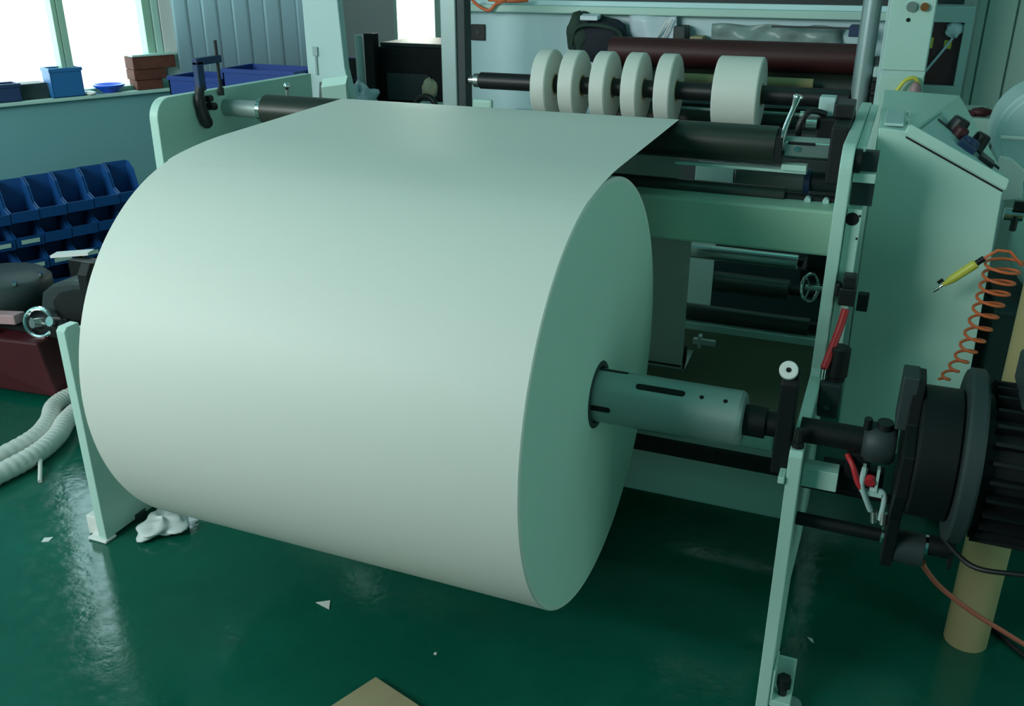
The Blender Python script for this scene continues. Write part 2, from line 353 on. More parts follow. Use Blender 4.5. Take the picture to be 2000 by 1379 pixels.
# ------------------------------------------------------------------ unwind stand
st = thing('unwind_stand', (-0.58, 0.3, FL), 'white steel unwind stand: two tall side plates joined by beams and rollers', 'machine')
def side_profile(y0):
    p = [(y0, FL+0.012), (y0, -0.03), (y0+0.012, -0.018), (y0+0.06, -0.018)]
    p += [(y0+0.062, -0.045), (y0+0.12, -0.045), (y0+0.124, -0.018), (0.37, -0.018)]
    p += [(0.382, 0.0), (0.388, 0.52)]
    p += arc(0.455, 0.53, 0.067, 180, 92, 8)
    p += [(1.30, 0.585), (1.30, -0.20), (0.82, -0.26), (0.80, -0.66), (0.58, -0.66), (0.22, -0.58), (y0+0.26, FL+0.012)]
    return p
LX0, LX1, RX0, RX1 = -1.70, -1.665, 0.487, 0.518
for nm, y0, a, b in (('side_plate', -0.14, LX0, LX1), ('side_plate', -0.09, RX0, RX1)):
    link(nm, MB().prism(side_profile(y0), yz, a, b), 'paint', st, 0.003)
def bar(name, x0, x1, y0, y1, z0, z1, m, bev=0.003, par=None): return link(name, MB().box(x0, x1, y0, y1, z0, z1), m, par or st, bev)
bar('upper_beam', LX1, RX0, 0.58, 0.72, 0.256, 0.385, 'paint_beige', 0.008)
bar('lower_beam', LX1, RX0, 0.62, 0.76, -0.645, -0.472, 'paint', 0.006)
bar('dark_strip', LX1, RX0, 0.585, 0.605, -0.470, -0.418, 'iron')  # dark strip just above and in front of the lower beam
bar('rear_beam', LX1, 0.392, 0.625, 0.70, -0.412, -0.305, 'paint', 0.005)
bar('tray', 0.004, 0.385, 0.700, 0.735, 0.456, 0.464, 'paint', 0.001)
bar('tray_end', 0.315, 0.385, 0.690, 0.73, 0.4645, 0.482, 'paint', 0.002)
bar('white_shelf', -0.01, 0.135, 1.10, 1.13, 0.31, 0.385, 'white', 0.002)
bar('light_rail', LX1, RX0, 1.17, 1.21, -0.252, -0.226, 'paint', 0.002)
bar('olive_panel', -0.9, RX0, 1.30, 1.33, -0.72, -0.28, 'olive')
def roller(name, x0, x1, y, z, r, m, j=0.018, jm='steel', xe0=LX1, xe1=RX0):
    o = link(name, MB().cyl((x0, y, z), (x1, y, z), r, n=48, bev=0.002), m, st)
    link('roller_axle', MB().cyl((xe0, y, z), (x0, y, z), j), jm, o); link('roller_axle', MB().cyl((x1, y, z), (xe1, y, z), j), jm, o)
    return o
g = roller('guide_roller', -1.485, 0.292, RY, RZ, RR, 'rubber', 0.030, 'alu_dark')
link('roller_collar', MB().lathe((-1.51, RY, RZ), (1, 0, 0), [(0, 0.030), (0, 0.040), (0.022, 0.040), (0.022, 0.030)], 32), 'chrome', g)
roller('black_roller', -1.4, 0.335, 0.70, 0.385, 0.029, 'rubber', 0.016, 'iron')
g = roller('grey_roller', 0.165, 0.372, 0.86, 0.405, 0.037, 'grey', 0.03, 'darkgrey', 0.160)
link('roller_ring', MB().cyl((0.372, 0.86, 0.40), (0.388, 0.86, 0.40), 0.042, n=32), 'navy', g)
roller('steel_roller', -1.5, 0.358, 1.17, 0.052, 0.026, 'steel', 0.014, 'iron')
roller('inner_roller', -1.3, 0.30, 1.655, -0.215, 0.042, 'rubber', 0.02, 'iron')
roller('inner_roller', -1.4, -0.004, 1.14, -0.36, 0.048, 'rubber', 0.02, 'iron', LX1, 0.0)
link('white_clip', MB().box(0.0, 0.085, 1.26, 1.28, -0.345, -0.325).box(0.02, 0.032, 1.255, 1.285, -0.36, -0.31), 'white', st)
roller('inner_roller', -1.3, 0.42, 1.22, -0.20, 0.032, 'rubber', 0.02, 'iron')
roller('inner_roller', -1.4, 0.32, 1.03, 0.24, 0.048, 'rubber', 0.02, 'iron')
# saddle that carries the shaft, with its cam roller
for x0, x1, y0 in ((0.447, 0.486, -0.05), (LX1+0.002, LX1+0.04, -0.05)):
    s_ = link('shaft_saddle', MB().prism([(y0-0.005, -0.10), (y0+0.075, -0.10), (y0+0.075, 0.02), (y0+0.06, 0.15), (y0+0.02, 0.165), (y0-0.005, 0.13)], yz, x0, x1), 'iron', st, 0.004)
    if x0 > 0: link('cam_roller', MB().lathe((x0+0.014, y0-0.012, 0.172), (0.05, -1, 0.6), [(-0.008, 0.0), (-0.008, 0.021), (0.006, 0.021), (0.008, 0.019), (0.008, 0.006), (0.003, 0.005), (0.003, 0)], 32), 'white', st)
    if x0 > 0: link('roller_hub', MB().cyl((x0+0.014, y0-0.016, 0.1742), (x0+0.014, y0-0.0215, 0.1772), 0.005, n=12), 'hole', st)
link('clamp_bolt', MB().cyl((0.502, -0.06, -0.016), (0.502, -0.06, 0.03), 0.009).cyl((0.502, -0.06, -0.016), (0.502, -0.06, -0.004), 0.014), 'black', st)
link('clamp_bracket', MB().box(0.470, 0.485, -0.10, -0.04, -0.10, -0.082).box(0.519, 0.60, -0.03, 0.02, -0.135, -0.085), 'paint', st, 0.002)
# feet
f_ = link('foot_bracket', MB().box(0.519, 0.572, -0.085, 0.0, FL+0.03, FL+0.05).box(0.519, 0.526, -0.085, 0.0, FL+0.05, FL+0.145).box(0.526, 0.572, -0.016, -0.008, FL+0.05, FL+0.14), 'paint', st, 0.002)
link('levelling_bolt', MB().cyl((0.548, -0.05, FL+0.02), (0.548, -0.05, FL+0.075), 0.011).cyl((0.548, -0.05, FL+0.075), (0.548, -0.05, FL+0.105), 0.019, n=6), 'black', f_)
link('foot_pad', MB().cyl((0.575, -0.05, FL+0.002), (0.575, -0.05, FL+0.03), 0.032, 0.024), 'alu', f_)
link('foot_bracket', MB().box(-1.765, -1.701, -0.12, 0.0, FL+0.002, FL+0.075).box(-1.74, -1.66, -0.15, -0.10, FL+0.001, FL+0.012), 'white', st, 0.004)
link('foot_pad', MB().cyl((-1.68, 0.02, FL+0.001), (-1.68, 0.02, FL+0.03), 0.03), 'darkgrey', st)
# tension brackets by the right plate: duct, lever and clamp block
d_ = bar('cable_duct', 0.520, 0.556, 0.42, 0.47, -0.02, 0.435, 'paint', 0.002)
link('oval_hole', MB().lathe((0.534, 0.4195, 0.41), (0, -1, 0), [(0, 0), (0, 0.017), (0.001, 0.017), (0.001, 0)], 24), 'hole', d_)
for z in (0.42, 0.36, 0.26, 0.16): link('screw', MB().cyl((0.552, 0.4195, z), (0.552, 0.417, z), 0.003, n=8), 'hole', d_)
bar('bracket_plate', 0.520, 0.575, 0.44, 0.62, 0.500, 0.524, 'paint', 0.002)
bar('bracket_plate', 0.519, 0.541, 0.46, 1.25, 0.574, 0.586, 'paint', 0.002)
bar('bracket_gap_fill', 0.520, 0.575, 0.47, 0.50, 0.435, 0.575, 'darkgrey', 0)  # dark sheet filling the gap between the bracket plates
link('bearing_boss', MB().cyl((0.519, 0.44, 0.555), (0.535, 0.44, 0.555), 0.03), 'iron', st)
lv = link('lock_block', MB().box(0.315, 0.46, 0.70, 0.78, 0.505, 0.545), 'steel', st, 0.004)
link('slot_groove', MB().box(0.325, 0.40, 0.697, 0.70, 0.538, 0.546), 'hole', lv)
link('lock_screw', MB().cyl((0.352, 0.70, 0.528), (0.352, 0.692, 0.528), 0.008), 'chrome', lv)
link('clamp_ring', MB().cyl((0.294, RY, RZ), (0.312, RY, RZ), 0.05, n=32).box(0.294, 0.312, 0.67, 0.70, 0.49, 0.56), 'iron', lv)
link('lock_lever', MB().tube(smooth_path([(0.306, 0.70, 0.52), (0.313, 0.70, 0.58), (0.332, 0.70, 0.645), (0.340, 0.70, 0.675)], 5), [0.008]*5+[0.008]*5+[0.009, 0.011, 0.012, 0.0135, 0.014, 0.012], 12), 'chrome', st)
k_ = link('edge_guide_block', MB().box(0.39, 0.484, 0.80, 1.02, 0.53, 0.60), 'iron', st, 0.006)
link('guide_cap', MB().box(0.385, 0.43, 0.84, 0.90, 0.60, 0.655), 'panel', k_, 0.003)
link('guide_cap', MB().box(0.432, 0.484, 0.82, 0.95, 0.60, 0.64), 'black', k_, 0.004)
link('guide_knob', MB().cyl((0.36, 0.80, 0.585), (0.39, 0.80, 0.585), 0.017, n=16).cyl((0.34, 0.80, 0.605), (0.355, 0.80, 0.605), 0.013), 'steel', k_)
link('guide_arm', MB().tube(smooth_path([(0.345, 0.80, 0.53), (0.342, 0.79, 0.575), (0.365, 0.80, 0.618), (0.41, 0.82, 0.61)], 5), 0.009, 8), 'black', k_)
link('end_block', MB().box(0.44, 0.486, 0.66, 0.82, 0.44, 0.60), 'iron', st, 0.006)
# hand wheel and black mechanism deep inside
h_ = link('hand_wheel', MB().torus((0.425, 0.9, 0.055), (1, -0.6, 0.2), 0.044, 0.005), 'chrome', st)
sp = MB()
for a in range(3):
    e = Vector((0, math.cos(a*2.1), math.sin(a*2.1))); sp.cyl(Vector((0.425, 0.9, 0.055)), Vector((0.425, 0.9, 0.055))+e*0.04+Vector((e.y*0.022, 0, 0)), 0.003, n=8)
sp.cyl((0.41, 0.9, 0.055), (0.486, 0.9, 0.055), 0.008, n=12); link('wheel_spokes', sp, 'steel', h_)
link('gear_block', MB().cyl((0.40, 1.02, 0.10), (0.486, 1.02, 0.10), 0.04, n=20).box(0.385, 0.486, 0.97, 1.12, 0.05, 0.09), 'iron', st)
for x in (0.40, 0.45): link('inner_fitting', MB().cyl((x, 0.69, 0.39), (x, 0.665, 0.39), 0.009, n=12), 'panel', st)
# switches on the right plate
s_ = bar('limit_switch', 0.530, 0.572, 0.37, 0.415, 0.190, 0.238, 'black', 0.004)
link('switch_head', MB().box(0.536, 0.568, 0.372, 0.412, 0.238, 0.272).box(0.519, 0.532, 0.38, 0.41, 0.21, 0.245), 'black', s_, 0.004)

# ------------------------------------------------------------------ pneumatic valve under the switch
v_ = thing('air_valve', (0.555, 0.35, -0.1), 'black pneumatic valve with round cap on the right side plate', 'valve')
link('valve_body', MB().box(0.52, 0.572, 0.31, 0.39, -0.11, -0.01), 'darkgrey', v_, 0.005)
link('valve_cap', MB().cyl((0.553, 0.35, 0.0), (0.556, 0.35, 0.085), 0.029, 0.027, n=24, bev=0.004).cyl((0.553, 0.35, -0.012), (0.553, 0.35, 0.002), 0.024), 'black', v_)
link('fitting', MB().cyl((0.522, 0.32, 0.0), (0.522, 0.318, 0.03), 0.008, n=12), 'chrome', v_)
link('fitting', MB().cyl((0.545, 0.31, -0.07), (0.545, 0.296, -0.07), 0.009, n=12), 'chrome', v_)
q = MB().tube(smooth_path([(0.522, 0.318, 0.03), (0.530, 0.335, 0.062), (0.545, 0.37, 0.13), (0.552, 0.385, 0.178)], 6), 0.0105, 12)
tag(link('red_tube', q, 'brightred'), 'short thick red air tube running up to the black limit switch', 'tube')
q = MB().box(0.575, 0.605, 0.55, 0.58, 0.118, 0.168)
tag(link('button_box', q, 'black', bevel=0.003), 'small black square button on the white console side, right of the switch', 'switch')

# ------------------------------------------------------------------ console cabinet
co = thing('control_console', (0.75, 1.0, -0.35), 'white sloped control console cabinet beside the right side plate', 'cabinet')
near = [(0.576, -0.38), (0.560, 0.600), (0.640, 0.594), (0.893, 0.470), (0.902, 0.150), (0.915, -0.38)]
far = [(0.556, -0.38), (0.545, 0.610), (0.785, 0.602), (0.935, 0.395), (0.935, 0.150), (0.935, -0.38)]
q = MB(); q.loft([(x, 0.70, z) for x, z in near], [(x, 1.46, z) for x, z in far]); link('console_body', q, 'paint', co, 0.004)
rim = [(0.634, 0.612), (0.645, 0.612), (0.903, 0.486), (0.900, 0.458), (0.893, 0.4585), (0.640, 0.581), (0.628, 0.590)]
q = MB(); q.prism(rim, xz, 0.692, 0.712); link('panel_rim', q, 'paint', co, 0.003)
q = MB(); q.add([(0.632, 0.6985, 0.582), (0.632, 0.6985, 0.577), (0.893, 0.6985, 0.4505), (0.893, 0.6985, 0.4555)], [(0, 1, 2, 3)]); link('panel_seam', q, 'hole', co)
q = MB().box(0.572, 0.622, 0.73, 0.99, 0.601, 0.609); link('top_hatch', q, 'panel', co, 0.002)
for y in (0.80, 0.95): link('hatch_screw', MB().cyl((0.632, y, 0.60), (0.632, y, 0.612), 0.005, n=10), 'chrome', co)
# the sloping operator panel and its knobs
A_, B_, C_, D_ = Vector((0.640, 0.70, 0.594)), Vector((0.893, 0.70, 0.470)), Vector((0.935, 1.46, 0.395)), Vector((0.785, 1.46, 0.602))
def panel_pt(u, v, h=0.0):
    p = A_*(1-u)*(1-v)+B_*u*(1-v)+C_*u*v+D_*(1-u)*v
    return p+Vector((0.44, 0, 0.90))*h
q = MB(); us = [0.06, 0.35, 0.65, 0.94]; g4 = [panel_pt(u, v, 0.006) for v in (0.08, 0.3, 0.55) for u in us]
q.add(g4, [(j*4+i, j*4+i+1, (j+1)*4+i+1, (j+1)*4+i) for j in range(2) for i in range(3)]); link('face_plate', q, 'panel', co, solid=0.004)
for u, v, rr, hh, m in ((0.30, 0.42, 0.030, 0.045, 'black'), (0.37, 0.36, 0.024, 0.035, 'red'), (0.52, 0.33, 0.030, 0.03, 'navy'), (0.60, 0.45, 0.026, 0.05, 'black')):
    link('knob', MB().cyl(panel_pt(u, v), panel_pt(u, v, hh), rr, rr*0.85, n=20, bev=0.004), m, co)
def pbox(u0, u1, v0, v1, h):
    b = [panel_pt(u0, v0), panel_pt(u1, v0), panel_pt(u1, v1), panel_pt(u0, v1)]
    t = [panel_pt(u0, v0, h), panel_pt(u1, v0, h), panel_pt(u1, v1, h), panel_pt(u0, v1, h)]
    return MB().loft(b, t)
link('button_row', pbox(0.42, 0.62, 0.22, 0.34, 0.02), 'navy', co, 0.003)
link('button_row', pbox(0.68, 0.86, 0.22, 0.36, 0.018), 'black', co, 0.003)
link('button_row', pbox(0.60, 0.95, 0.37, 0.41, 0.012), 'black', co, 0.002)
link('label_strip', pbox(0.08, 0.28, 0.36, 0.40, 0.006), 'darkgrey', co)

# ------------------------------------------------------------------ magnetic brake on the shaft end
br = thing('brake_motor', (0.85, 0, -0.3), 'black finned brake motor on a bracket at the shaft end, far right', 'motor')
link('drive_shaft', MB().cyl((0.50, 0, 0), (0.66, 0, 0), 0.030, n=32), 'iron', br)
cp = link('coupling', MB().lathe((0.64, 0, 0), (1, 0, 0), [(0, 0.02), (0, 0.036), (0.012, 0.050), (0.062, 0.050), (0.072, 0.040), (0.072, 0.02)], 8), 'darkgrey', br)
link('coupling_bolt', MB().cyl((0.645, -0.02, 0.04), (0.645, -0.025, 0.068), 0.009, n=8).cyl((0.682, -0.01, 0.045), (0.682, -0.012, 0.06), 0.018, n=12), 'black', cp)
ap = [(-0.035, 0.185), (0.035, 0.185), (0.05, 0.08), (0.14, 0.06), (0.14, -0.06), (0.06, -0.16), (0.045, -0.305), (-0.035, -0.305), (-0.06, -0.16), (-0.13, -0.06), (-0.13, 0.04), (-0.05, 0.08)]
link('bracket_arm', MB().prism(ap, yz, 0.722, 0.748), 'iron', br, 0.003)
link('bracket_tab', MB().prism([(-0.045, 0.06), (0.045, 0.06), (0.038, 0.188), (-0.038, 0.188)], yz, 0.70, 0.735), 'darkgrey', br, 0.004)
link('brake_drum', MB().cyl((0.748, 0, 0), (0.835, 0, 0), 0.150, n=64, bev=0.006), 'iron', br)
link('brake_disc', MB().cyl((0.835, 0, 0.005), (0.872, 0, 0.005), 0.197, n=72, bev=0.006), 'darkgrey', br)
link('motor_body', MB().cyl((0.872, 0, 0), (1.20, 0, 0), 0.150, n=64), 'iron', br)
fin = MB()
for k in range(28):
    a = 2*PI*k/28; u = Vector((0, math.cos(a), math.sin(a))); t = Vector((0, -math.sin(a), math.cos(a)))
    fin.obox(Vector((1.03, 0, 0))+u*0.163, (0.14, 0, 0), u*0.018, t*0.004)
fo = link('cooling_fins', fin, 'iron', br); fo['kind'] = 'stuff'
link('terminal_box', MB().box(0.93, 1.12, -0.08, 0.10, 0.165, 0.24), 'darkgrey', br, 0.008)
link('terminal_box', MB().box(0.985, 1.10, -0.21, -0.16, -0.10, 0.06), 'darkgrey', br, 0.008)
def rod(name, x0, x1, y, z, r, m): return link(name, MB().cyl((x0, y, z), (x1, y, z), r, n=20, bev=0.001), m, br)
rod('torque_rod', 0.519, 0.722, 0.0, -0.243, 0.0165, 'iron'); rod('torque_rod', 0.519, 0.722, 0.06, -0.175, 0.013, 'iron')
rod('washer', 0.715, 0.722, 0.0, -0.243, 0.020, 'chrome'); rod('rod_collar', 0.748, 0.812, 0.0, -0.262, 0.040, 'darkgrey')
rod('washer', 0.812, 0.820, 0.0, -0.245, 0.024, 'chrome'); rod('rod_stub', 0.820, 0.872, 0.0, -0.243, 0.024, 'iron')
link('rod_plate', MB().box(0.866, 0.874, -0.03, 0.03, -0.28, -0.205), 'iron', br)
# little pneumatic fittings hanging under the coupling
fx = thing('air_fittings', (0.66, -0.02, -0.17), 'cluster of pale and red pneumatic fittings under the shaft coupling', 'fittings')
link('manifold', MB().box(0.610, 0.665, 0.0, 0.05, -0.11, -0.04).box(0.56, 0.70, 0.02, 0.06, -0.15, -0.09), 'iron', fx, 0.004)
link('elbow', MB().tube(smooth_path([(0.655, -0.02, -0.06), (0.653, -0.03, -0.10), (0.665, -0.03, -0.13), (0.682, -0.02, -0.17)], 4), 0.007, 8), 'panel', fx)
link('elbow', MB().tube(smooth_path([(0.672, -0.02, -0.115), (0.70, -0.02, -0.115), (0.708, -0.02, -0.14), (0.706, -0.02, -0.19)], 4), 0.0065, 8), 'panel', fx)
link('clip', MB().box(0.650, 0.657, -0.03, -0.01, -0.12, -0.055).box(0.682, 0.688, -0.03, -0.01, -0.115, -0.055).box(0.657, 0.70, -0.028, -0.012, -0.128, -0.118), 'paint', fx)
link('red_plug', MB().cyl((0.670, -0.02, -0.085), (0.670, -0.035, -0.09), 0.012, n=12), 'brightred', fx)
link('red_stub', MB().tube(smooth_path([(0.612, 0.0, -0.045), (0.628, -0.02, -0.062), (0.643, -0.03, -0.095), (0.656, -0.03, -0.112)], 4), 0.007, 8), 'brightred', fx)
link('nozzle', MB().cyl((0.69, -0.02, -0.17), (0.694, -0.02, -0.20), 0.008, n=8).cyl((0.712, -0.02, -0.17), (0.714, -0.02, -0.2), 0.009, n=8), 'steel', fx)

# ------------------------------------------------------------------ air pen with coiled hose
pn = thing('air_blow_pen', (0.82, 0.64, 0.18), 'yellow air blow pen with chrome tip hanging before the white console', 'blow gun')
a, b = Vector((0.765, 0.60, 0.185)), Vector((0.872, 0.60, 0.292)); e = (b-a).normalized()
link('pen_body', MB().lathe(a, e, [(0.03, 0.0), (0.03, 0.005), (0.045, 0.009), (0.06, 0.0115), (0.125, 0.0125), (0.130, 0.010), (0.130, 0)], 8), 'yellow', pn)
link('pen_tip', MB().lathe(a, e, [(0, 0.0), (0, 0.004), (0.018, 0.0055), (0.02, 0.004), (0.034, 0.004), (0.034, 0)], 12), 'chrome', pn)
link('pen_trigger', MB().obox(a+e*0.03+Vector((-0.008, 0, 0.010)), e*0.008, (0, 0.004, 0), Vector((-e.z, 0, e.x))*0.004), 'black', pn)
link('pen_connector', MB().cyl(a+e*0.130, a+e*0.152, 0.008, n=12), 'iron', pn)
ax = smooth_path([(0.925, 0.62, 0.285), (0.918, 0.62, 0.22), (0.907, 0.62, 0.145), (0.892, 0.62, 0.06), (0.865, 0.60, -0.01), (0.83, 0.58, -0.065)], 40)
pts = [a+e*0.152, Vector((0.90, 0.60, 0.318)), Vector((0.93, 0.60, 0.318))]; m_ = len(ax)
for i, p in enumerate(ax):
    t = i/(m_-1); ph = 2*PI*(t*11.5)-0.6; rr = 0.046*(1-t)+0.018*t
    if t > 0.6: rr *= 1-(t-0.6)*0.9
    pts.append(Vector(p)+Vector((rr*math.cos(ph), rr*math.sin(ph), 0)))
tag(link('coiled_hose', MB().tube(pts, 0.0042, 6), 'orange'), 'orange coiled air hose dangling between console and cardboard tube', 'hose')

# ------------------------------------------------------------------ cardboard tube, cables
tb = MB(); tb.lathe((1.012, 0.43, FL), (0, 0, 1), [(0, 0.048), (0, 0.058), (1.22, 0.058), (1.22, 0.048)], 40, closed=True)
tag(link('cardboard_tube', tb, 'card'), 'tall tan cardboard tube standing on the green floor behind the brake motor', 'tube')
q = MB().tube(smooth_path([(0.815, -0.01, -0.285), (0.828, 0.03, -0.33), (0.878, 0.10, -0.42), (0.965, 0.15, -0.505), (1.05, 0.19, -0.57), (1.14, 0.22, -0.63), (1.30, 0.25, -0.72), (1.5, 0.28, -0.79)], 8), 0.0065, 10)
tag(link('red_cable', q, 'cable'), 'reddish air line sagging from the brake motor to the floor', 'cable')
q = MB().tube(smooth_path([(1.02, 0.62, FL+0.008), (1.12, 0.46, FL+0.008), (1.25, 0.30, FL+0.008), (1.30, 0.10, FL+0.008), (1.22, -0.05, FL+0.008), (1.06, -0.16, FL+0.008), (0.93, -0.22, FL+0.008), (0.83, -0.33, FL+0.008)], 8), 0.008, 8)
tag(link('black_cable', q, 'black'), 'black cable lying on the green floor around the cardboard tube', 'cable')
q = MB().tube(smooth_path([(0.84, -0.05, -0.185), (0.90, -0.12, -0.200), (0.98, -0.14, -0.186), (1.06, -0.14, -0.17), (1.15, -0.10, -0.15)], 6), 0.006, 8)
tag(link('motor_cable', q, 'black'), 'thin black cable slung under the brake motor body', 'cable')

# ------------------------------------------------------------------ clamp and lever at the left plate
cl = thing('black_clamp', (-1.655, 0.62, 0.48), 'black hand clamp hooked over the left side plate', 'clamp')
link('clamp_handle', MB().tube(smooth_path([(-1.652, 0.60, 0.615), (-1.650, 0.585, 0.57), (-1.648, 0.59, 0.53), (-1.647, 0.602, 0.497), (-1.648, 0.618, 0.485)], 5), [0.016]*4+[0.02]*6+[0.022]*8+[0.02, 0.018, 0.012], 10), 'black', cl)
link('clamp_grip', MB().cyl((-1.648, 0.63, 0.545), (-1.648, 0.66, 0.54), 0.014, n=10).cyl((-1.648, 0.625, 0.57), (-1.648, 0.645, 0.57), 0.012, n=10), 'black', cl)
link('clamp_frame', MB().box(-1.662, -1.640, 0.585, 0.62, 0.60, 0.70).box(-1.662, -1.640, 0.585, 0.72, 0.685, 0.71), 'navy', cl, 0.004)
link('clamp_rod', MB().cyl((-1.650, 0.705, 0.575), (-1.650, 0.705, 0.76), 0.006, n=10).cyl((-1.650, 0.705, 0.573), (-1.650, 0.705, 0.60), 0.011, n=10), 'black', cl)
ll = thing('lock_handle', (-1.44, 0.76, 0.57), 'small chrome lock lever standing behind the left end of the guide roller', 'lever')
link('lever_stem', MB().cyl((-1.44, 0.80, 0.42), (-1.435, 0.80, 0.60), 0.006, n=10), 'steel', ll)
link('lever_knob', MB().blob((-1.434, 0.80, 0.603), 0.011, 0.011, 0.014, 0), 'chrome', ll)
link('lever_clamp', MB().box(-1.56, -1.42, 0.78, 0.82, 0.40, 0.425).box(-1.664, -1.56, 0.785, 0.815, 0.402, 0.423), 'iron', ll, 0.002)

# ------------------------------------------------------------------ slitter rewinder behind
rw = thing('slitter_rewinder', (-0.6, 2.9, FL), 'pale slitter rewinder frame with dark rollers behind the unwind stand', 'machine')
def rbar(name, x0, x1, y0, y1, z0, z1, m, bev=0.004, par=None): return link(name, MB().box(x0, x1, y0, y1, z0, z1), m, par or rw, bev)
rbar('post', -1.635, -1.548, 2.45, 2.54, FL, 1.55, 'alu', 0.006)
rbar('post_dark_side', -1.546, -1.502, 2.46, 2.54, FL, 1.55, 'darkgrey', 0.003)  # dark right side of the post, built as its own strip
link('post', MB().cyl((0.43, 2.5, FL), (0.43, 2.5, 1.5), 0.040, n=24), 'alu', rw)
rbar('back_panel', -1.85, 0.50, 3.2, 3.24, FL, 0.80, 'bluepanel', 0.003)
rbar('top_rail', -1.85, 0.50, 3.12, 3.199, 0.735, 0.775, 'paint', 0.006)
rbar('upper_hood', -1.85, 0.50, 3.6, 3.66, 0.62, 1.1, 'darkgrey', 0.0)
fv = rbar('vent', -1.80, -1.71, 3.185, 3.199, 0.572, 0.662, 'black', 0.004)
link('vent_hub', MB().cyl((-1.755, 3.187, 0.617), (-1.755, 3.180, 0.617), 0.016, n=16), 'darkgrey', fv)
def rroller(name, x0, x1, y, z, r, m, n=40): return link(name, MB().cyl((x0, y, z), (x1, y, z), r, n=n, bev=0.002), m, rw)
rroller('red_roller', -0.86, 0.38, 2.92, 0.57, 0.07, 'redroll')
rroller('black_roller', -0.90, 0.38, 2.98, 0.42, 0.085, 'rubber')
rroller('black_roller', -0.90, 0.38, 2.90, 0.24, 0.08, 'rubber')
rroller('thin_rod', -0.45, 0.40, 2.69, 0.325, 0.009, 'alu')
rroller('pressure_bar', -1.0, 0.40, 2.72, 0.22, 0.03, 'darkgrey')
rbar('base_cabinet', -1.50, 0.47, 2.66, 3.15, FL, 0.12, 'darkgrey')
rbar('pale_bracket', -1.44, -1.33, 2.40, 2.43, 0.22, 0.353, 'paint', 0.012)
rbar('base_lid', -1.50, -0.80, 2.62, 3.15, 0.12, 0.20, 'panel')
rbar('guide_carriage', 0.32, 0.388, 3.0, 3.15, 0.665, 0.715, 'navy', 0.003)
rbar('guide_bar', -0.06, 0.32, 3.06, 3.075, 0.695, 0.705, 'darkgrey', 0)
for z0, z1 in ((0.30, 0.345), (0.40, 0.44), (0.46, 0.50)): rbar('bearing_block', 0.475, 0.545, 2.44, 2.56, z0+0.02, z1+0.02, 'iron', 0.006)
rbar('bearing_block', 0.475, 0.54, 2.44, 2.56, 0.54, 0.585, 'panel', 0.006)
rbar('bearing_carrier', 0.47, 0.56, 2.5, 2.56, 0.30, 0.62, 'darkgrey', 0.003)
tc = MB().lathe((-0.50, 2.80, 0.455), (1, 0, 0), [(0, 0.02), (0, 0.028), (0.70, 0.028), (0.70, 0.02)], 24, closed=True)
tag(link('paper_core', tc, 'card'), 'thin tan paper core lying in the rewinder behind the slit rolls', 'tube')
ws = thing('winding_shaft', (-0.5, 2.5, 0.40), 'black winding shaft carrying the row of slit paper rolls', 'shaft')
link('shaft_body', MB().cyl((-1.435, 2.5, 0.435), (0.39, 2.5, 0.435), 0.042, n=32, bev=0.004), 'black', ws)
link('shaft_neck', MB().cyl((-1.47, 2.5, 0.435), (-1.435, 2.5, 0.435), 0.036, n=24, bev=0.004).cyl((-1.50, 2.5, 0.435), (-1.47, 2.5, 0.435), 0.022, n=16), 'steel', ws)
def slit_roll(name, x0, wd, label, group=None, cz=0.435, r=0.168):
    t = thing(name, (x0+wd/2, 2.5, cz-r), label, 'paper roll', group)
    link('roll_body', MB().lathe((x0, 2.5, cz), (1, 0, 0), [(0, 0.052), (0, r-0.006), (0.006, r), (wd-0.006, r), (wd, r-0.006), (wd, 0.052)], 64, closed=True), 'paper', t)
    link('roll_core', MB().lathe((x0-0.002, 2.5, cz), (1, 0, 0), [(0, 0.044), (0, 0.052), (wd+0.004, 0.052), (wd+0.004, 0.044)], 32, closed=True), 'card', t)
    return t
which = ['leftmost of the five narrow slit paper rolls, nearest the aluminium post', 'second narrow slit paper roll from the left on the winding shaft', 'middle one of the five narrow slit paper rolls', 'fourth narrow slit paper roll from the left on the winding shaft', 'fifth narrow slit paper roll, beside the gap before the wide roll']
for i, x0 in enumerate((-1.098, -0.955, -0.795, -0.638, -0.478)):
    slit_roll('slit_roll', x0, 0.076, which[i], 'narrow slit rolls on the winding shaft')
slit_roll('wide_roll', -0.205, 0.205, 'wide slit paper roll alone on the right of the winding shaft')
# bag, sheets and odds and ends on the rewinder
bg = thing('cloth_bag', (-1.02, 3.05, 0.55), 'dark green and navy cloth bag hung on the rewinder panel behind the rolls', 'bag')
link('bag_body', MB().blob((-0.97, 3.10, 0.60), 0.165, 0.07, 0.115, 0.10, 24, 12, 5), 'bagnavy', bg)
link('bag_flap', MB().blob((-1.10, 3.10, 0.64), 0.075, 0.065, 0.105, 0.14, 20, 12, 8), 'bag', bg)
link('bag_strap', MB().tube(smooth_path([(-1.13, 3.06, 0.58), (-1.10, 3.03, 0.66), (-1.04, 3.02, 0.685), (-0.92, 3.01, 0.68), (-0.85, 3.03, 0.65), (-0.83, 3.05, 0.58)], 6), 0.010, 8), 'bag', bg)
link('bag_tag', MB().obox((-1.02, 3.04, 0.725), (0.05, 0, 0), (0, 0.03, 0.004), (0, 0, 0.012)), 'film', bg, 0.004)
q = MB(); nx, nz = 10, 5; vs = []
for j in range(nz+1):
    for i in range(nx+1):
        u, v = i/nx, j/nz; vs.append((-0.83+0.26*u+0.015*(1-v), 3.13+0.012*math.sin(9*u+2*v)+0.02*v*(u > 0.7), 0.555+0.18*v))
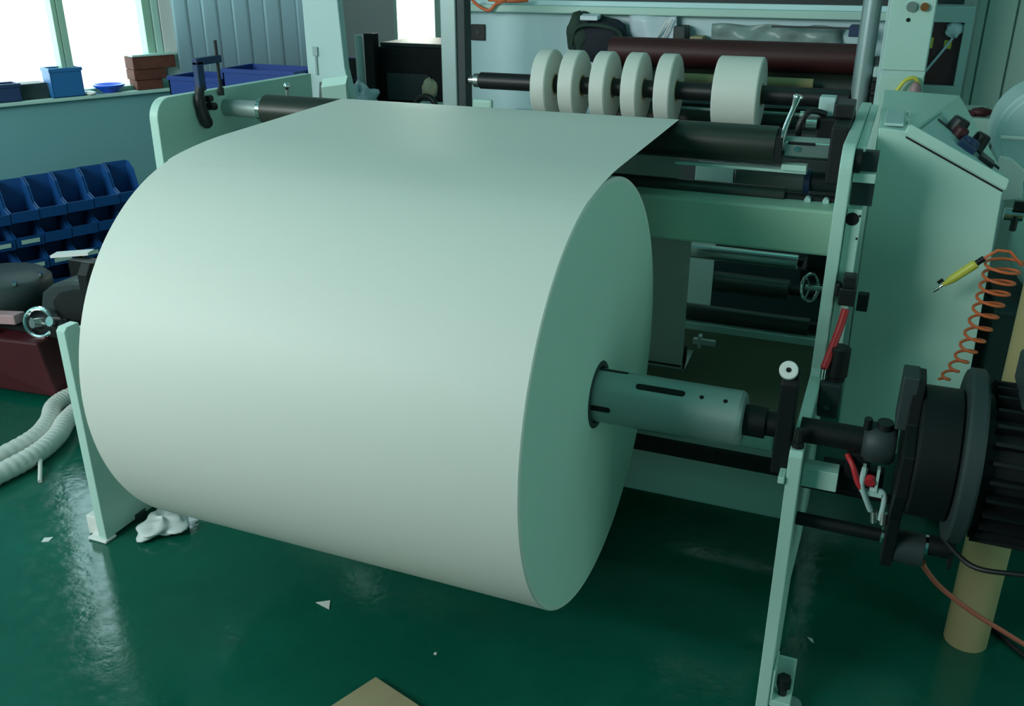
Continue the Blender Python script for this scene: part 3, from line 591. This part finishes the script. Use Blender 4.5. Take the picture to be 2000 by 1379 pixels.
q.add(vs, [(j*(nx+1)+i, j*(nx+1)+i+1, (j+1)*(nx+1)+i+1, (j+1)*(nx+1)+i) for j in range(nz) for i in range(nx)], True)
ps = tag(link('plastic_sheet', q, 'film', solid=0.003), 'pale bluish plastic sheet draped on the rewinder panel beside the bag', 'plastic sheet')
for x0, x1 in ((-0.70, -0.61), (-0.66, -0.585)): link('fold', MB().tube([(x0, 3.118, 0.56), (x1, 3.112, 0.72)], 0.005, 6), 'white', ps)
tag(link('teal_box', MB().box(-0.565, -0.50, 3.06, 3.18, 0.557, 0.69), 'darkgrey', bevel=0.006), 'small dark teal box right of the plastic sheet on the rewinder', 'box')
tag(link('brown_box', MB().box(-0.475, -0.405, 3.06, 3.18, 0.56, 0.64), 'wood', bevel=0.006), 'small brownish box beside the dark teal one on the rewinder', 'box')
q = MB(); vs = []
for j in range(7):
    for i in range(15):
        u, v = i/14, j/6; vs.append((-0.38+0.66*u, 3.16+0.016*math.sin(11*u+5*v)+0.014*math.sin(23*u-4*v), 0.60+0.10*v+0.006*math.sin(17*u)))
q.add(vs, [(j*15+i, j*15+i+1, (j+1)*15+i+1, (j+1)*15+i) for j in range(6) for i in range(14)], True)
tag(link('plastic_wrap', q, 'wrap', solid=0.002), 'crinkled clear plastic wrap along the top of the rewinder', 'plastic sheet')
q = MB().tube(smooth_path([(-1.75, 3.10, 0.80), (-1.70, 3.09, 0.765), (-1.64, 3.09, 0.745), (-1.60, 3.10, 0.78), (-1.55, 3.12, 0.80), (-1.66, 3.13, 0.80), (-1.5, 3.12, 0.795), (-1.42, 3.14, 0.80)], 6), 0.009, 8)
tag(link('orange_cable', q, 'orange'), 'orange cable tangled on the rewinder top rail', 'cable')

# ------------------------------------------------------------------ right background
ec = thing('electrical_cabinet', (0.57, 2.3, FL), 'tall white electrical cabinet behind the console', 'cabinet')
link('cabinet_body', MB().box(0.50, 0.682, 2.2, 2.42, FL, 1.2), 'panel', ec, 0.004)
link('cabinet_door', MB().box(0.512, 0.678, 2.190, 2.2, 0.60, 1.18), 'paint', ec, 0.003)
link('lower_door', MB().box(0.512, 0.678, 2.190, 2.2, FL+0.1, 0.585), 'paint', ec, 0.003)
link('selector_knob', MB().cyl((0.590, 2.19, 0.845), (0.590, 2.175, 0.845), 0.020, n=20), 'steel', ec)
link('brown_button', MB().cyl((0.638, 2.19, 0.845), (0.638, 2.172, 0.845), 0.016, n=20), 'brown', ec)
link('key_hole', MB().cyl((0.585, 2.19, 0.795), (0.585, 2.187, 0.795), 0.008, n=12), 'hole', ec)
q = MB().tube(smooth_path([(0.560, 2.15, 0.50), (0.585, 2.15, 0.525), (0.61, 2.15, 0.565), (0.645, 2.16, 0.575), (0.665, 2.17, 0.54), (0.66, 2.18, 0.50)], 6), 0.008, 8)
tag(link('yellow_cable', q, 'yellow'), 'yellow green cable looped before the white electrical cabinet', 'cable')
q = MB().blob((0.652, 2.155, 0.525), 0.022, 0.02, 0.035, 0.1)
tag(link('pink_plug', q, 'pink'), 'pinkish plug at the end of the yellow cable', 'plug')
mdr = thing('machine_door', (0.74, 2.65, FL), 'white framed machine door with dark red window beside the electrical cabinet', 'door')
fr = MB().box(0.655, 0.845, 2.6, 2.66, FL, 0.500).box(0.655, 0.845, 2.6, 2.66, 0.765, 0.83).box(0.812, 0.845, 2.6, 2.66, 0.5, 0.765).box(0.655, 0.668, 2.6, 2.66, 0.5, 0.765)
link('door_frame', fr, 'panel', mdr, 0.003)
link('window', MB().box(0.668, 0.812, 2.63, 2.64, 0.5, 0.765), 'picture', mdr)
link('sticker', MB().box(0.672, 0.70, 2.625, 2.629, 0.655, 0.70).box(0.745, 0.775, 2.625, 2.629, 0.655, 0.69), 'yellow', mdr)
link('plastic_strip', MB().tube([(0.672, 2.622, 0.53), (0.74, 2.620, 0.64), (0.775, 2.618, 0.70)], 0.006, 6).blob((0.775, 2.615, 0.735), 0.035, 0.012, 0.03, 0.2), 'film', mdr)
link('dark_top', MB().box(0.66, 0.80, 2.7, 2.76, 0.835, 1.1), 'darkgrey', mdr)
lk = thing('green_locker', (1.0, 2.9, FL), 'tall pale green metal locker at the far right back', 'locker')
link('locker_body', MB().box(0.862, 1.5, 2.82, 3.2, FL, 1.4), 'palegreen', lk, 0.004)
for x0, x1 in ((0.866, 0.898), (0.906, 1.02), (1.028, 1.2)): link('locker_panel', MB().box(x0, x1, 2.800, 2.82, FL+0.1, 1.38), 'palegreen', lk, 0.003)
tbl = thing('side_table', (1.2, 1.85, FL), 'pale side table under the white roll at the right edge', 'table')
link('table_top', MB().box(0.955, 1.6, 1.60, 2.15, 0.235, 0.265), 'panel', tbl, 0.004)
for x in (0.98, 1.57):
    for y in (1.63, 2.12): link('leg', MB().box(x-0.02, x+0.02, y-0.02, y+0.02, FL, 0.235), 'panel', tbl)
wr = thing('white_drum', (1.10, 1.9, 0.265), 'large white round drum lying on the table at the right edge', 'drum')
link('drum_body', MB().lathe((1.11, 1.72, 0.443), (0, 1, 0), [(0, 0), (0, 0.150), (0.004, 0.156), (0.004, 0.170), (0.012, 0.176), (0.30, 0.176), (0.30, 0)], 64), 'panel', wr)
link('drum_handle', MB().cyl((0.955, 1.69, 0.437), (1.24, 1.69, 0.437), 0.007, n=12), 'white', wr)
q = MB().obox((0.865, 2.1, 0.462), (0.05, 0, 0.006), (0, 0.05, 0), (0, 0, 0.010))
hs = thing('grey_cabinet', (0.90, 2.1, FL), 'grey green low cabinet behind the console, dark red tool on top', 'cabinet')
link('cabinet_body', MB().box(0.842, 0.945, 2.02, 2.40, FL, 0.450), 'palegreen', hs, 0.004)
link('cabinet_edge', MB().box(0.832, 0.842, 2.02, 2.40, FL, 0.452), 'olive', hs, 0.002)
tag(link('red_tool', MB().blob((0.905, 2.08, 0.467), 0.040, 0.03, 0.017, 0.08).box(0.84, 0.88, 2.06, 2.10, 0.452, 0.470), 'red'), 'dark red hand tool lying on the grey green cabinet', 'tool')
crt = tag(link('dark_crate', MB().box(0.975, 1.45, 1.0, 1.45, FL, 0.02), 'darkgrey', bevel=0.01), 'dark crate behind the cardboard tube, under the white sack', 'crate')
q = MB().blob((1.15, 1.2, 0.185), 0.155, 0.18, 0.155, 0.07, 24, 14, 11)
tag(link('white_sack', q, 'crumple'), 'white plastic sack on the dark crate at the right edge', 'sack')
vv = thing('chrome_valve', (0.955, 0.95, 0.28), 'small chrome air valve at the console right edge', 'valve')
link('valve_body', MB().cyl((0.935, 0.95, 0.335), (0.985, 0.95, 0.335), 0.018, n=16), 'chrome', vv)
link('valve_handle', MB().box(0.955, 0.985, 0.93, 0.95, 0.352, 0.378).cyl((0.965, 0.94, 0.29), (0.965, 0.94, 0.335), 0.010, n=10), 'black', vv)
q = MB().prism([(0.935, 0.245), (1.04, 0.265), (1.03, 0.36), (0.985, 0.395), (0.95, 0.40)], xz, 1.50, 1.54)
tag(link('cream_board', q, 'white', bevel=0.003), 'cream board standing between console and white drum', 'board')

# ------------------------------------------------------------------ left background
cb = thing('strip_curtain', (-2.85, 2.45, 0.40), 'greyish blue plastic strip curtain hanging behind the left side plate', 'curtain')
x = -3.32; i = 0
while x < -2.42:
    wd = 0.1065
    q = MB(); y0 = 2.42+0.0035*(i % 2); n = 6
    q.add([(x+wd*k/n, y0-0.002*math.sin(PI*k/n), z) for z in (0.33, 1.75) for k in range(n+1)], [(k, k+1, n+2+k, n+1+k) for k in range(n)], True)
    link('strip', q, 'curtain', cb, solid=0.003); x += 0.105; i += 1
link('curtain_rail', MB().box(-3.45, -2.38, 2.40, 2.46, 1.75, 1.80), 'alu', cb)
wb = thing('work_bench', (-2.9, 2.3, FL), 'pale bench behind the left side plate carrying blue crates', 'bench')
link('bench_top', MB().box(-3.18, -2.32, 2.05, 2.38, 0.20, 0.235), 'panel', wb, 0.003)
for x in (-3.10, -2.36):
    for y in (2.09, 2.34): link('leg', MB().box(x-0.02, x+0.02, y-0.02, y+0.02, FL, 0.20), 'panel', wb)
def crate(x0, x1, y0, y1, z0, h, label, m, wl=0.008, group=None, cat='crate', name='blue_crate'):
    t = thing(name, ((x0+x1)/2, (y0+y1)/2, z0), label, cat, group)
    b = MB().box(x0, x1, y0, y1, z0, z0+wl).box(x0, x0+wl, y0, y1, z0, z0+h).box(x1-wl, x1, y0, y1, z0, z0+h).box(x0, x1, y0, y0+wl, z0, z0+h).box(x0, x1, y1-wl, y1, z0, z0+h)
    link('crate_body', b, m, t)
    r_ = MB().box(x0-0.006, x1+0.006, y0-0.006, y0, z0+h-0.02, z0+h).box(x0-0.006, x0, y0, y1, z0+h-0.02, z0+h).box(x1, x1+0.006, y0, y1, z0+h-0.02, z0+h)
    link('crate_rim', r_, m, t); return t
crate(-3.13, -2.78, 2.10, 2.36, 0.236, 0.19, 'deep blue long crate on the bench, left one nearer the window', 'deepblue', group='blue crates on the bench')
crate(-2.76, -2.31, 2.10, 2.36, 0.236, 0.245, 'deep blue long crate on the bench, right one beside the grey column', 'deepblue', group='blue crates on the bench')
gc = thing('grey_column', (-2.15, 2.35, FL), 'pale grey machine column left of the aluminium post', 'cabinet')
link('column_body', MB().loft([(-2.29, 2.2, FL), (-2.29, 2.2, 1.3), (-2.105, 2.2, 1.3), (-2.065, 2.2, 0.50), (-2.03, 2.2, 0.34), (-1.97, 2.2, FL)], [(-2.29, 2.25, FL), (-2.29, 2.25, 1.3), (-2.105, 2.25, 1.3), (-2.065, 2.25, 0.50), (-2.03, 2.25, 0.34), (-1.97, 2.25, FL)]), 'panel', gc, 0.004)
link('slanted_cover', MB().obox((-2.105, 2.16, 0.36), (0.075, 0, 0.012), (0, 0.012, 0.02), (0.03, -0.05, 0.085)), 'paint', gc, 0.003)
link('cover_gap', MB().obox((-2.205, 2.18, 0.36), (0.010, 0, 0), (0, 0.006, 0), (0.022, -0.02, 0.07)), 'grey', gc)
link('latch', MB().box(-2.245, -2.215, 2.188, 2.2, 0.555, 0.60).box(-2.236, -2.224, 2.19, 2.2, 0.46, 0.56), 'alu', gc, 0.002)
dkm = thing('dark_machine', (-2.3, 3.6, FL), 'large dark machine under the rear window', 'machine')
link('machine_body', MB().box(-2.60, -2.02, 3.45, 3.95, FL, 0.49), 'iron', dkm, 0.01)
link('machine_top', MB().box(-2.58, -2.04, 3.47, 3.95, 0.49, 0.515), 'darkgrey', dkm, 0.005)
link('machine_panel', MB().box(-2.52, -2.22, 3.43, 3.45, 0.16, 0.33), 'darkgrey', dkm, 0.004)
link('machine_post', MB().box(-2.635, -2.565, 3.36, 3.43, FL, 0.575), 'iron', dkm, 0.004)
mo = thing('dark_monitor', (-2.76, 3.4, 0.2), 'dark boxy monitor beside a pale pipe in the rear', 'monitor')
link('monitor_case', MB().box(-2.845, -2.70, 3.38, 3.46, 0.275, 0.42), 'navy', mo, 0.006)
link('monitor_screen', MB().box(-2.835, -2.71, 3.374, 3.38, 0.29, 0.41), 'black', mo)
link('monitor_stand', MB().box(-2.79, -2.75, 3.40, 3.44, FL, 0.275), 'iron', mo)
tag(link('pale_pipe', MB().cyl((-2.665, 3.36, FL), (-2.672, 3.36, 0.565), 0.026, n=20), 'panel'), 'pale upright pipe between the dark monitor and dark machine', 'pipe')
fb = thing('film_bin', (-2.52, 3.1, FL), 'dark bin heaped with crumpled clear film behind the roll', 'bin')
link('bin_body', MB().lathe((-2.52, 3.1, FL), (0, 0, 1), [(0, 0), (0, 0.12), (0.97, 0.15), (0.97, 0.14), (0.9, 0.13), (0.9, 0)], 24), 'iron', fb)
link('film_heap', MB().blob((-2.52, 3.08, 0.20), 0.115, 0.10, 0.085, 0.28, 32, 20, 4), 'film', fb)
fsp = thing('film_stand', (-2.1, 3.0, FL), 'pale rag and black clip on a stand behind the web', 'stand')
link('stand_table', MB().box(-2.13, -1.865, 2.86, 3.18, FL, 0.205), 'panel', fsp, 0.005)
link('stand_clip', MB().tube(smooth_path([(-2.035, 2.90, 0.225), (-2.005, 2.90, 0.262), (-1.965, 2.90, 0.275), (-1.925, 2.90, 0.262), (-1.90, 2.90, 0.225)], 4), 0.018, 8), 'black', fsp)
link('stand_rag', MB().blob((-1.965, 2.95, 0.31), 0.05, 0.03, 0.06, 0.15), 'olive', fsp)

# objects on the window sill
def sill_box(name, s0, s1, o0, o1, z0, z1, m, label, cat, bev=0.004):
    t = thing(name, wall_pt((s0+s1)/2, (o0+o1)/2, z0), label, cat)
    q = MB(); wl_ = 0.008
    wbox(q, s0, s1, o0, o1, z0, z0+wl_); wbox(q, s0, s0+wl_, o0, o1, z0, z1); wbox(q, s1-wl_, s1, o0, o1, z0, z1); wbox(q, s0, s1, o0, o0+wl_, z0, z1); wbox(q, s0, s1, o1-wl_, o1, z0, z1)
    link('bin_wall', q, m, t, bev*0.5)
    q = MB(); wbox(q, s0-0.005, s1+0.005, o1, o1+0.005, z1-0.018, z1); wbox(q, s0-0.005, s0, o0, o1, z1-0.018, z1); link('bin_rim', q, m, t); return t
sill_box('sill_bin', 0.27, 0.44, -0.10, 0.03, 0.306, 0.462, 'sillblue', 'tall blue bin on the window sill beside the mullion', 'bin')
sill_box('low_sill_bin', -0.13, 0.11, -0.10, 0.02, 0.306, 0.40, 'navy', 'low dark navy bin on the sill at the left edge', 'bin')
q = MB(); wbox(q, 0.115, 0.262, -0.14, -0.02, 0.306, 0.388); tag(link('olive_box', q, 'darkgrey', bevel=0.004), 'dark olive box on the sill between the two blue bins', 'box')
ds = MB(); c_ = wall_pt(0.60, -0.03, 0.306); ds.lathe(c_, (0, 0, 1), [(0, 0), (0, 0.035), (0.035, 0.085), (0.044, 0.088), (0.044, 0.080), (0.010, 0.034), (0.010, 0)], 32)
tag(link('blue_dish', ds, 'dish'), 'bright blue plastic dish on the window sill', 'dish')
bk = thing('brown_carton_stack', wall_pt(0.84, -0.05, 0.306), 'reddish brown carton stack on the sill before the white post', 'carton')
for s0, s1, z0, z1, o1 in ((0.745, 0.90, 0.306, 0.36, 0.02), (0.735, 0.93, 0.362, 0.42, 0.025), (0.735, 0.99, 0.422, 0.492, 0.03)):
    q = MB(); wbox(q, s0, s1, -0.09, o1, z0, z1); link('carton', q, 'brick', bk, 0.003)
q = MB(); wbox(q, 0.735, 1.0, -0.095, 0.035, 0.494, 0.504); link('carton_lid', q, 'paint', bk)
q = MB(); q.blob(wall_pt(0.47, 0.0, 0.316), 0.05, 0.03, 0.012, 0.15); tag(link('white_rag', q, 'white'), 'small white rag on the sill next to the tall blue bin', 'rag')

# rack of blue picking bins in front of the wall
rk = thing('bin_rack', wall_pt(0.1, 0.42, FL), 'dark rack holding rows of blue picking bins along the wall', 'rack')
q = MB(); wbox(q, -0.36, 0.50, 0.36, 0.38, FL+0.05, -0.10); link('rack_panel', q, 'deepblue', rk)
for s in (-0.35, 0.49):
    q = MB(); wbox(q, s-0.02, s+0.02, 0.33, 0.38, FL, -0.08); link('rack_post', q, 'iron', rk)
def pick_bin(s, z, wdt, dep, h, off, hb, label, lab):
    t = thing('picking_bin', wall_pt(s, off, z), label, 'bin', 'blue picking bins on the rack')
    T = 0.006
    bx_ = lambda pts: MB().loft([wall_pt(s-wdt/2, o, zz) for o, zz in pts], [wall_pt(s-wdt/2+T, o, zz) for o, zz in pts])
    side = [(off, z), (off+dep-0.01, z), (off+dep, z+h*0.42), (off+dep*0.62, z+h*0.60), (off+dep*0.45, z+(h+hb)/2), (off+dep*0.2, z+hb), (off, z+hb)]
    q = MB()
    q.loft([wall_pt(s-wdt/2, o, zz) for o, zz in side], [wall_pt(s-wdt/2+T, o, zz) for o, zz in side])
    q.loft([wall_pt(s+wdt/2-T, o, zz) for o, zz in side], [wall_pt(s+wdt/2, o, zz) for o, zz in side])
    wbox(q, s-wdt/2, s+wdt/2, off, off+T, z, z+hb); wbox(q, s-wdt/2, s+wdt/2, off, off+dep-0.01, z, z+T)
    link('bin_shell', q, 'blue', t)
    q = MB(); fr_ = [(off+dep-0.016, z), (off+dep-0.008, z), (off+dep+0.004, z+h*0.44), (off+dep-0.006, z+h*0.44)]
    q.loft([wall_pt(s-wdt/2, o, zz) for o, zz in fr_], [wall_pt(s+wdt/2, o, zz) for o, zz in fr_]); link('bin_front', q, 'blue', t)
    if lab:
        q = MB(); lb = [(off+dep+0.0005, z+h*0.14), (off+dep+0.0055, z+h*0.33)]
        q.add([wall_pt(s-wdt*0.33, lb[0][0], lb[0][1]), wall_pt(s+wdt*0.33, lb[0][0], lb[0][1]), wall_pt(s+wdt*0.33, lb[1][0], lb[1][1]), wall_pt(s-wdt*0.33, lb[1][0], lb[1][1])], [(0, 1, 2, 3)])
        link('bin_card', q, 'paint', t)
    return t
rows = ['top', 'second', 'third', 'lowest']; cols = ['first', 'second', 'third', 'fourth', 'fifth', 'sixth', 'seventh']
for ri in range(4):
    for ci in range(1, 7 if ri == 0 else 6):
        s = -0.42+ci*0.138; z = -0.215-ri*0.128+ci*0.004
        lab = (ri == 1 and ci in (1, 2)) or (ri == 2 and ci in (2, 3, 4))
        pick_bin(s, z, 0.134, 0.20, 0.122, 0.385, 0.185 if ri == 0 else 0.122, 'blue picking bin, %s column from the left in the %s row%s' % (cols[ci-1], rows[ri], ', with a white card' if lab else ''), lab)

# dark red machine with hand wheel, lower left
rm = thing('red_machine', (-2.95, 0.8, FL), 'dark red floor machine at the left edge with chrome hand wheel on top', 'machine')
link('machine_body', MB().loft([(-3.35, 0.54, FL+0.03), (-3.35, 0.48, -0.50), (-2.68, 0.57, -0.50), (-2.66, 0.60, FL+0.03)], [(-3.35, 1.0, FL+0.03), (-3.35, 1.0, -0.50), (-2.68, 1.0, -0.50), (-2.66, 1.0, FL+0.03)]), 'red', rm, 0.01)
for x in (-3.3, -2.78):
    for y in (0.68, 0.96): link('foot', MB().cyl((x, y, FL), (x, y, FL+0.035), 0.025, n=12), 'iron', rm)
link('pink_lip', MB().obox((-3.02, 0.60, -0.335), (0.20, 0.03, 0.01), (0, 0.03, 0), (0, 0, 0.022)).obox((-3.05, 0.56, -0.392), (0.12, 0.0, 0.008), (0, 0.03, 0), (0, 0, 0.012)), 'pink', rm, 0.004)
link('black_bed', MB().box(-3.35, -2.62, 0.64, 0.95, -0.398, -0.345), 'iron', rm, 0.004)
link('turret', MB().lathe((-3.12, 0.80, -0.345), (0, 0, 1), [(0, 0), (0, 0.20), (0.06, 0.225), (0.12, 0.225), (0.145, 0.20), (0.15, 0)], 40), 'darkgrey', rm)
for k in range(5):
    a = -2.6+k*0.75; link('turret_screw', MB().cyl((-3.12+0.2*math.cos(a), 0.80+0.2*math.sin(a), -0.20), (-3.12+0.2*math.cos(a), 0.80+0.2*math.sin(a), -0.185), 0.012, n=10), 'chrome', rm)
gd = link('belt_guard', MB().prism([(-2.745, -0.36), (-2.79, -0.29), (-2.765, -0.22), (-2.70, -0.175), (-2.58, -0.145), (-2.42, -0.14), (-2.42, -0.345), (-2.60, -0.36)], xz, 0.72, 0.94), 'darkgrey', rm, 0.012)
link('guard_panel', MB().prism([(-2.69, -0.33), (-2.70, -0.25), (-2.655, -0.205), (-2.56, -0.175), (-2.42, -0.168), (-2.42, -0.33)], xz, 0.712, 0.722), 'black', gd, 0.002)
hw = link('hand_wheel', MB().torus((-2.72, 0.64, -0.335), (0.35, -1, 0.25), 0.062, 0.010), 'chrome', rm)
link('wheel_hub', MB().cyl((-2.72, 0.66, -0.34), (-2.73, 0.61, -0.33), 0.022, n=16).cyl((-2.78, 0.65, -0.33), (-2.67, 0.63, -0.335), 0.006, n=8), 'steel', hw)
link('spindle_nut', MB().cyl((-2.635, 0.66, -0.325), (-2.635, 0.62, -0.31), 0.022, n=12), 'chrome', rm)
link('white_card', MB().obox((-2.845, 0.66, -0.375), (0.05, 0.0, -0.012), (0, 0.02, 0.004), (0, 0, 0.006)), 'white', rm)
link('feed_gear', MB().blob((-2.58, 0.66, -0.36), 0.06, 0.04, 0.05, 0.15), 'iron', rm)
link('white_straightedge', MB().obox((-2.83, 0.98, -0.132), (0.085, 0.03, 0.008), (-0.01, 0.03, 0), (0, 0, 0.006)), 'white', rm)
link('edge_holder', MB().box(-2.80, -2.66, 0.92, 0.99, -0.36, -0.142), 'iron', rm)

for o in list(rm.children):
    if o.name.split('.')[0] in ('machine_body', 'foot'): continue
    o.location.z -= 0.10
    if o.name.startswith('turret'): o.location.z -= 0.02
    if o.name.startswith('belt_guard'): o.location.z -= 0.01

# corrugated white hoses on the floor
def hose(name, pts, r, label):
    P = smooth_path(pts, 26); rr = [r*(1.0 if i % 4 < 2 else 0.955) for i in range(len(P))]
    return tag(link(name, MB().tube(P, rr, 14), 'hose'), label, 'hose', 'corrugated hoses by the red machine')
hose('corrugated_hose', [(-2.50, -0.35, FL+0.037), (-2.45, 0.0, FL+0.037), (-2.44, 0.25, FL+0.037), (-2.50, 0.40, FL+0.037), (-2.60, 0.53, FL+0.037), (-2.60, 0.66, FL+0.037), (-2.45, 0.80, FL+0.037), (-2.2, 0.95, FL+0.037)], 0.037, 'white corrugated hose on the floor, the one nearer the red machine')
hose('corrugated_hose', [(-2.40, -0.45, FL+0.040), (-2.34, -0.08, FL+0.040), (-2.32, 0.15, FL+0.040), (-2.36, 0.31, FL+0.040), (-2.44, 0.45, FL+0.040), (-2.46, 0.58, FL+0.040), (-2.34, 0.72, FL+0.040), (-2.1, 0.85, FL+0.040)], 0.040, 'white corrugated hose on the floor, the outer one with a cable tie')
q = MB().cyl((-2.285, 0.16, FL+0.03), (-2.19, 0.065, FL+0.008), 0.008, n=8)
tag(link('cable_tie', q, 'hose'), 'white cable tie end sticking out from the outer hose', 'cable tie')

# things on the floor
def scrap(pts, label, name='paper_scrap'):
    return tag(link(name, MB().prism(pts, xy, FL+0.0005, FL+0.0025), 'white'), label, 'paper scrap', None)
scrap([(-0.833, -0.143), (-0.797, -0.118), (-0.778, -0.155)], 'white triangular paper scrap on the green floor')
scrap([(-0.395, -0.205), (-0.388, -0.203), (-0.386, -0.212), (-0.394, -0.213)], 'tiny white paper speck on the floor right of the plywood board')
scrap([(0.585, 0.265), (0.600, 0.262), (0.606, 0.245), (0.596, 0.250)], 'small white chip on the dark floor right of the stand leg')
scrap([(-1.885, -0.20), (-1.86, -0.185), (-1.855, -0.21), (-1.875, -0.222)], 'small pale paper scrap on the floor left of the stand foot')
o_ = Vector((-0.493, -0.366, 0)); e1 = Vector((-0.374, -0.927, 0)); e2 = Vector((0.955, -0.296, 0))
pts = [o_, o_+e1*0.34, o_+e1*0.34+e2*0.40, o_+e2*0.40]
q = MB().prism([(p.x, p.y) for p in pts], xy, FL+0.001, FL+0.016)
tag(link('plywood_board', q, 'wood', bevel=0.002), 'worn brown plywood board lying at the bottom of the view', 'board')
q = MB().blob((-1.545, 0.0, FL+0.024), 0.075, 0.09, 0.022, 0.22, 36, 22, 21)
tag(link('crumpled_plastic', q, 'crumple'), 'crumpled clear plastic under the left end of the roll', 'plastic')

# ------------------------------------------------------------------ lift everything so that the floor is at z = 0
for o in list(C.objects):
    if o.parent is None and o.type in ('MESH', 'EMPTY'): o.location.z += LIFT
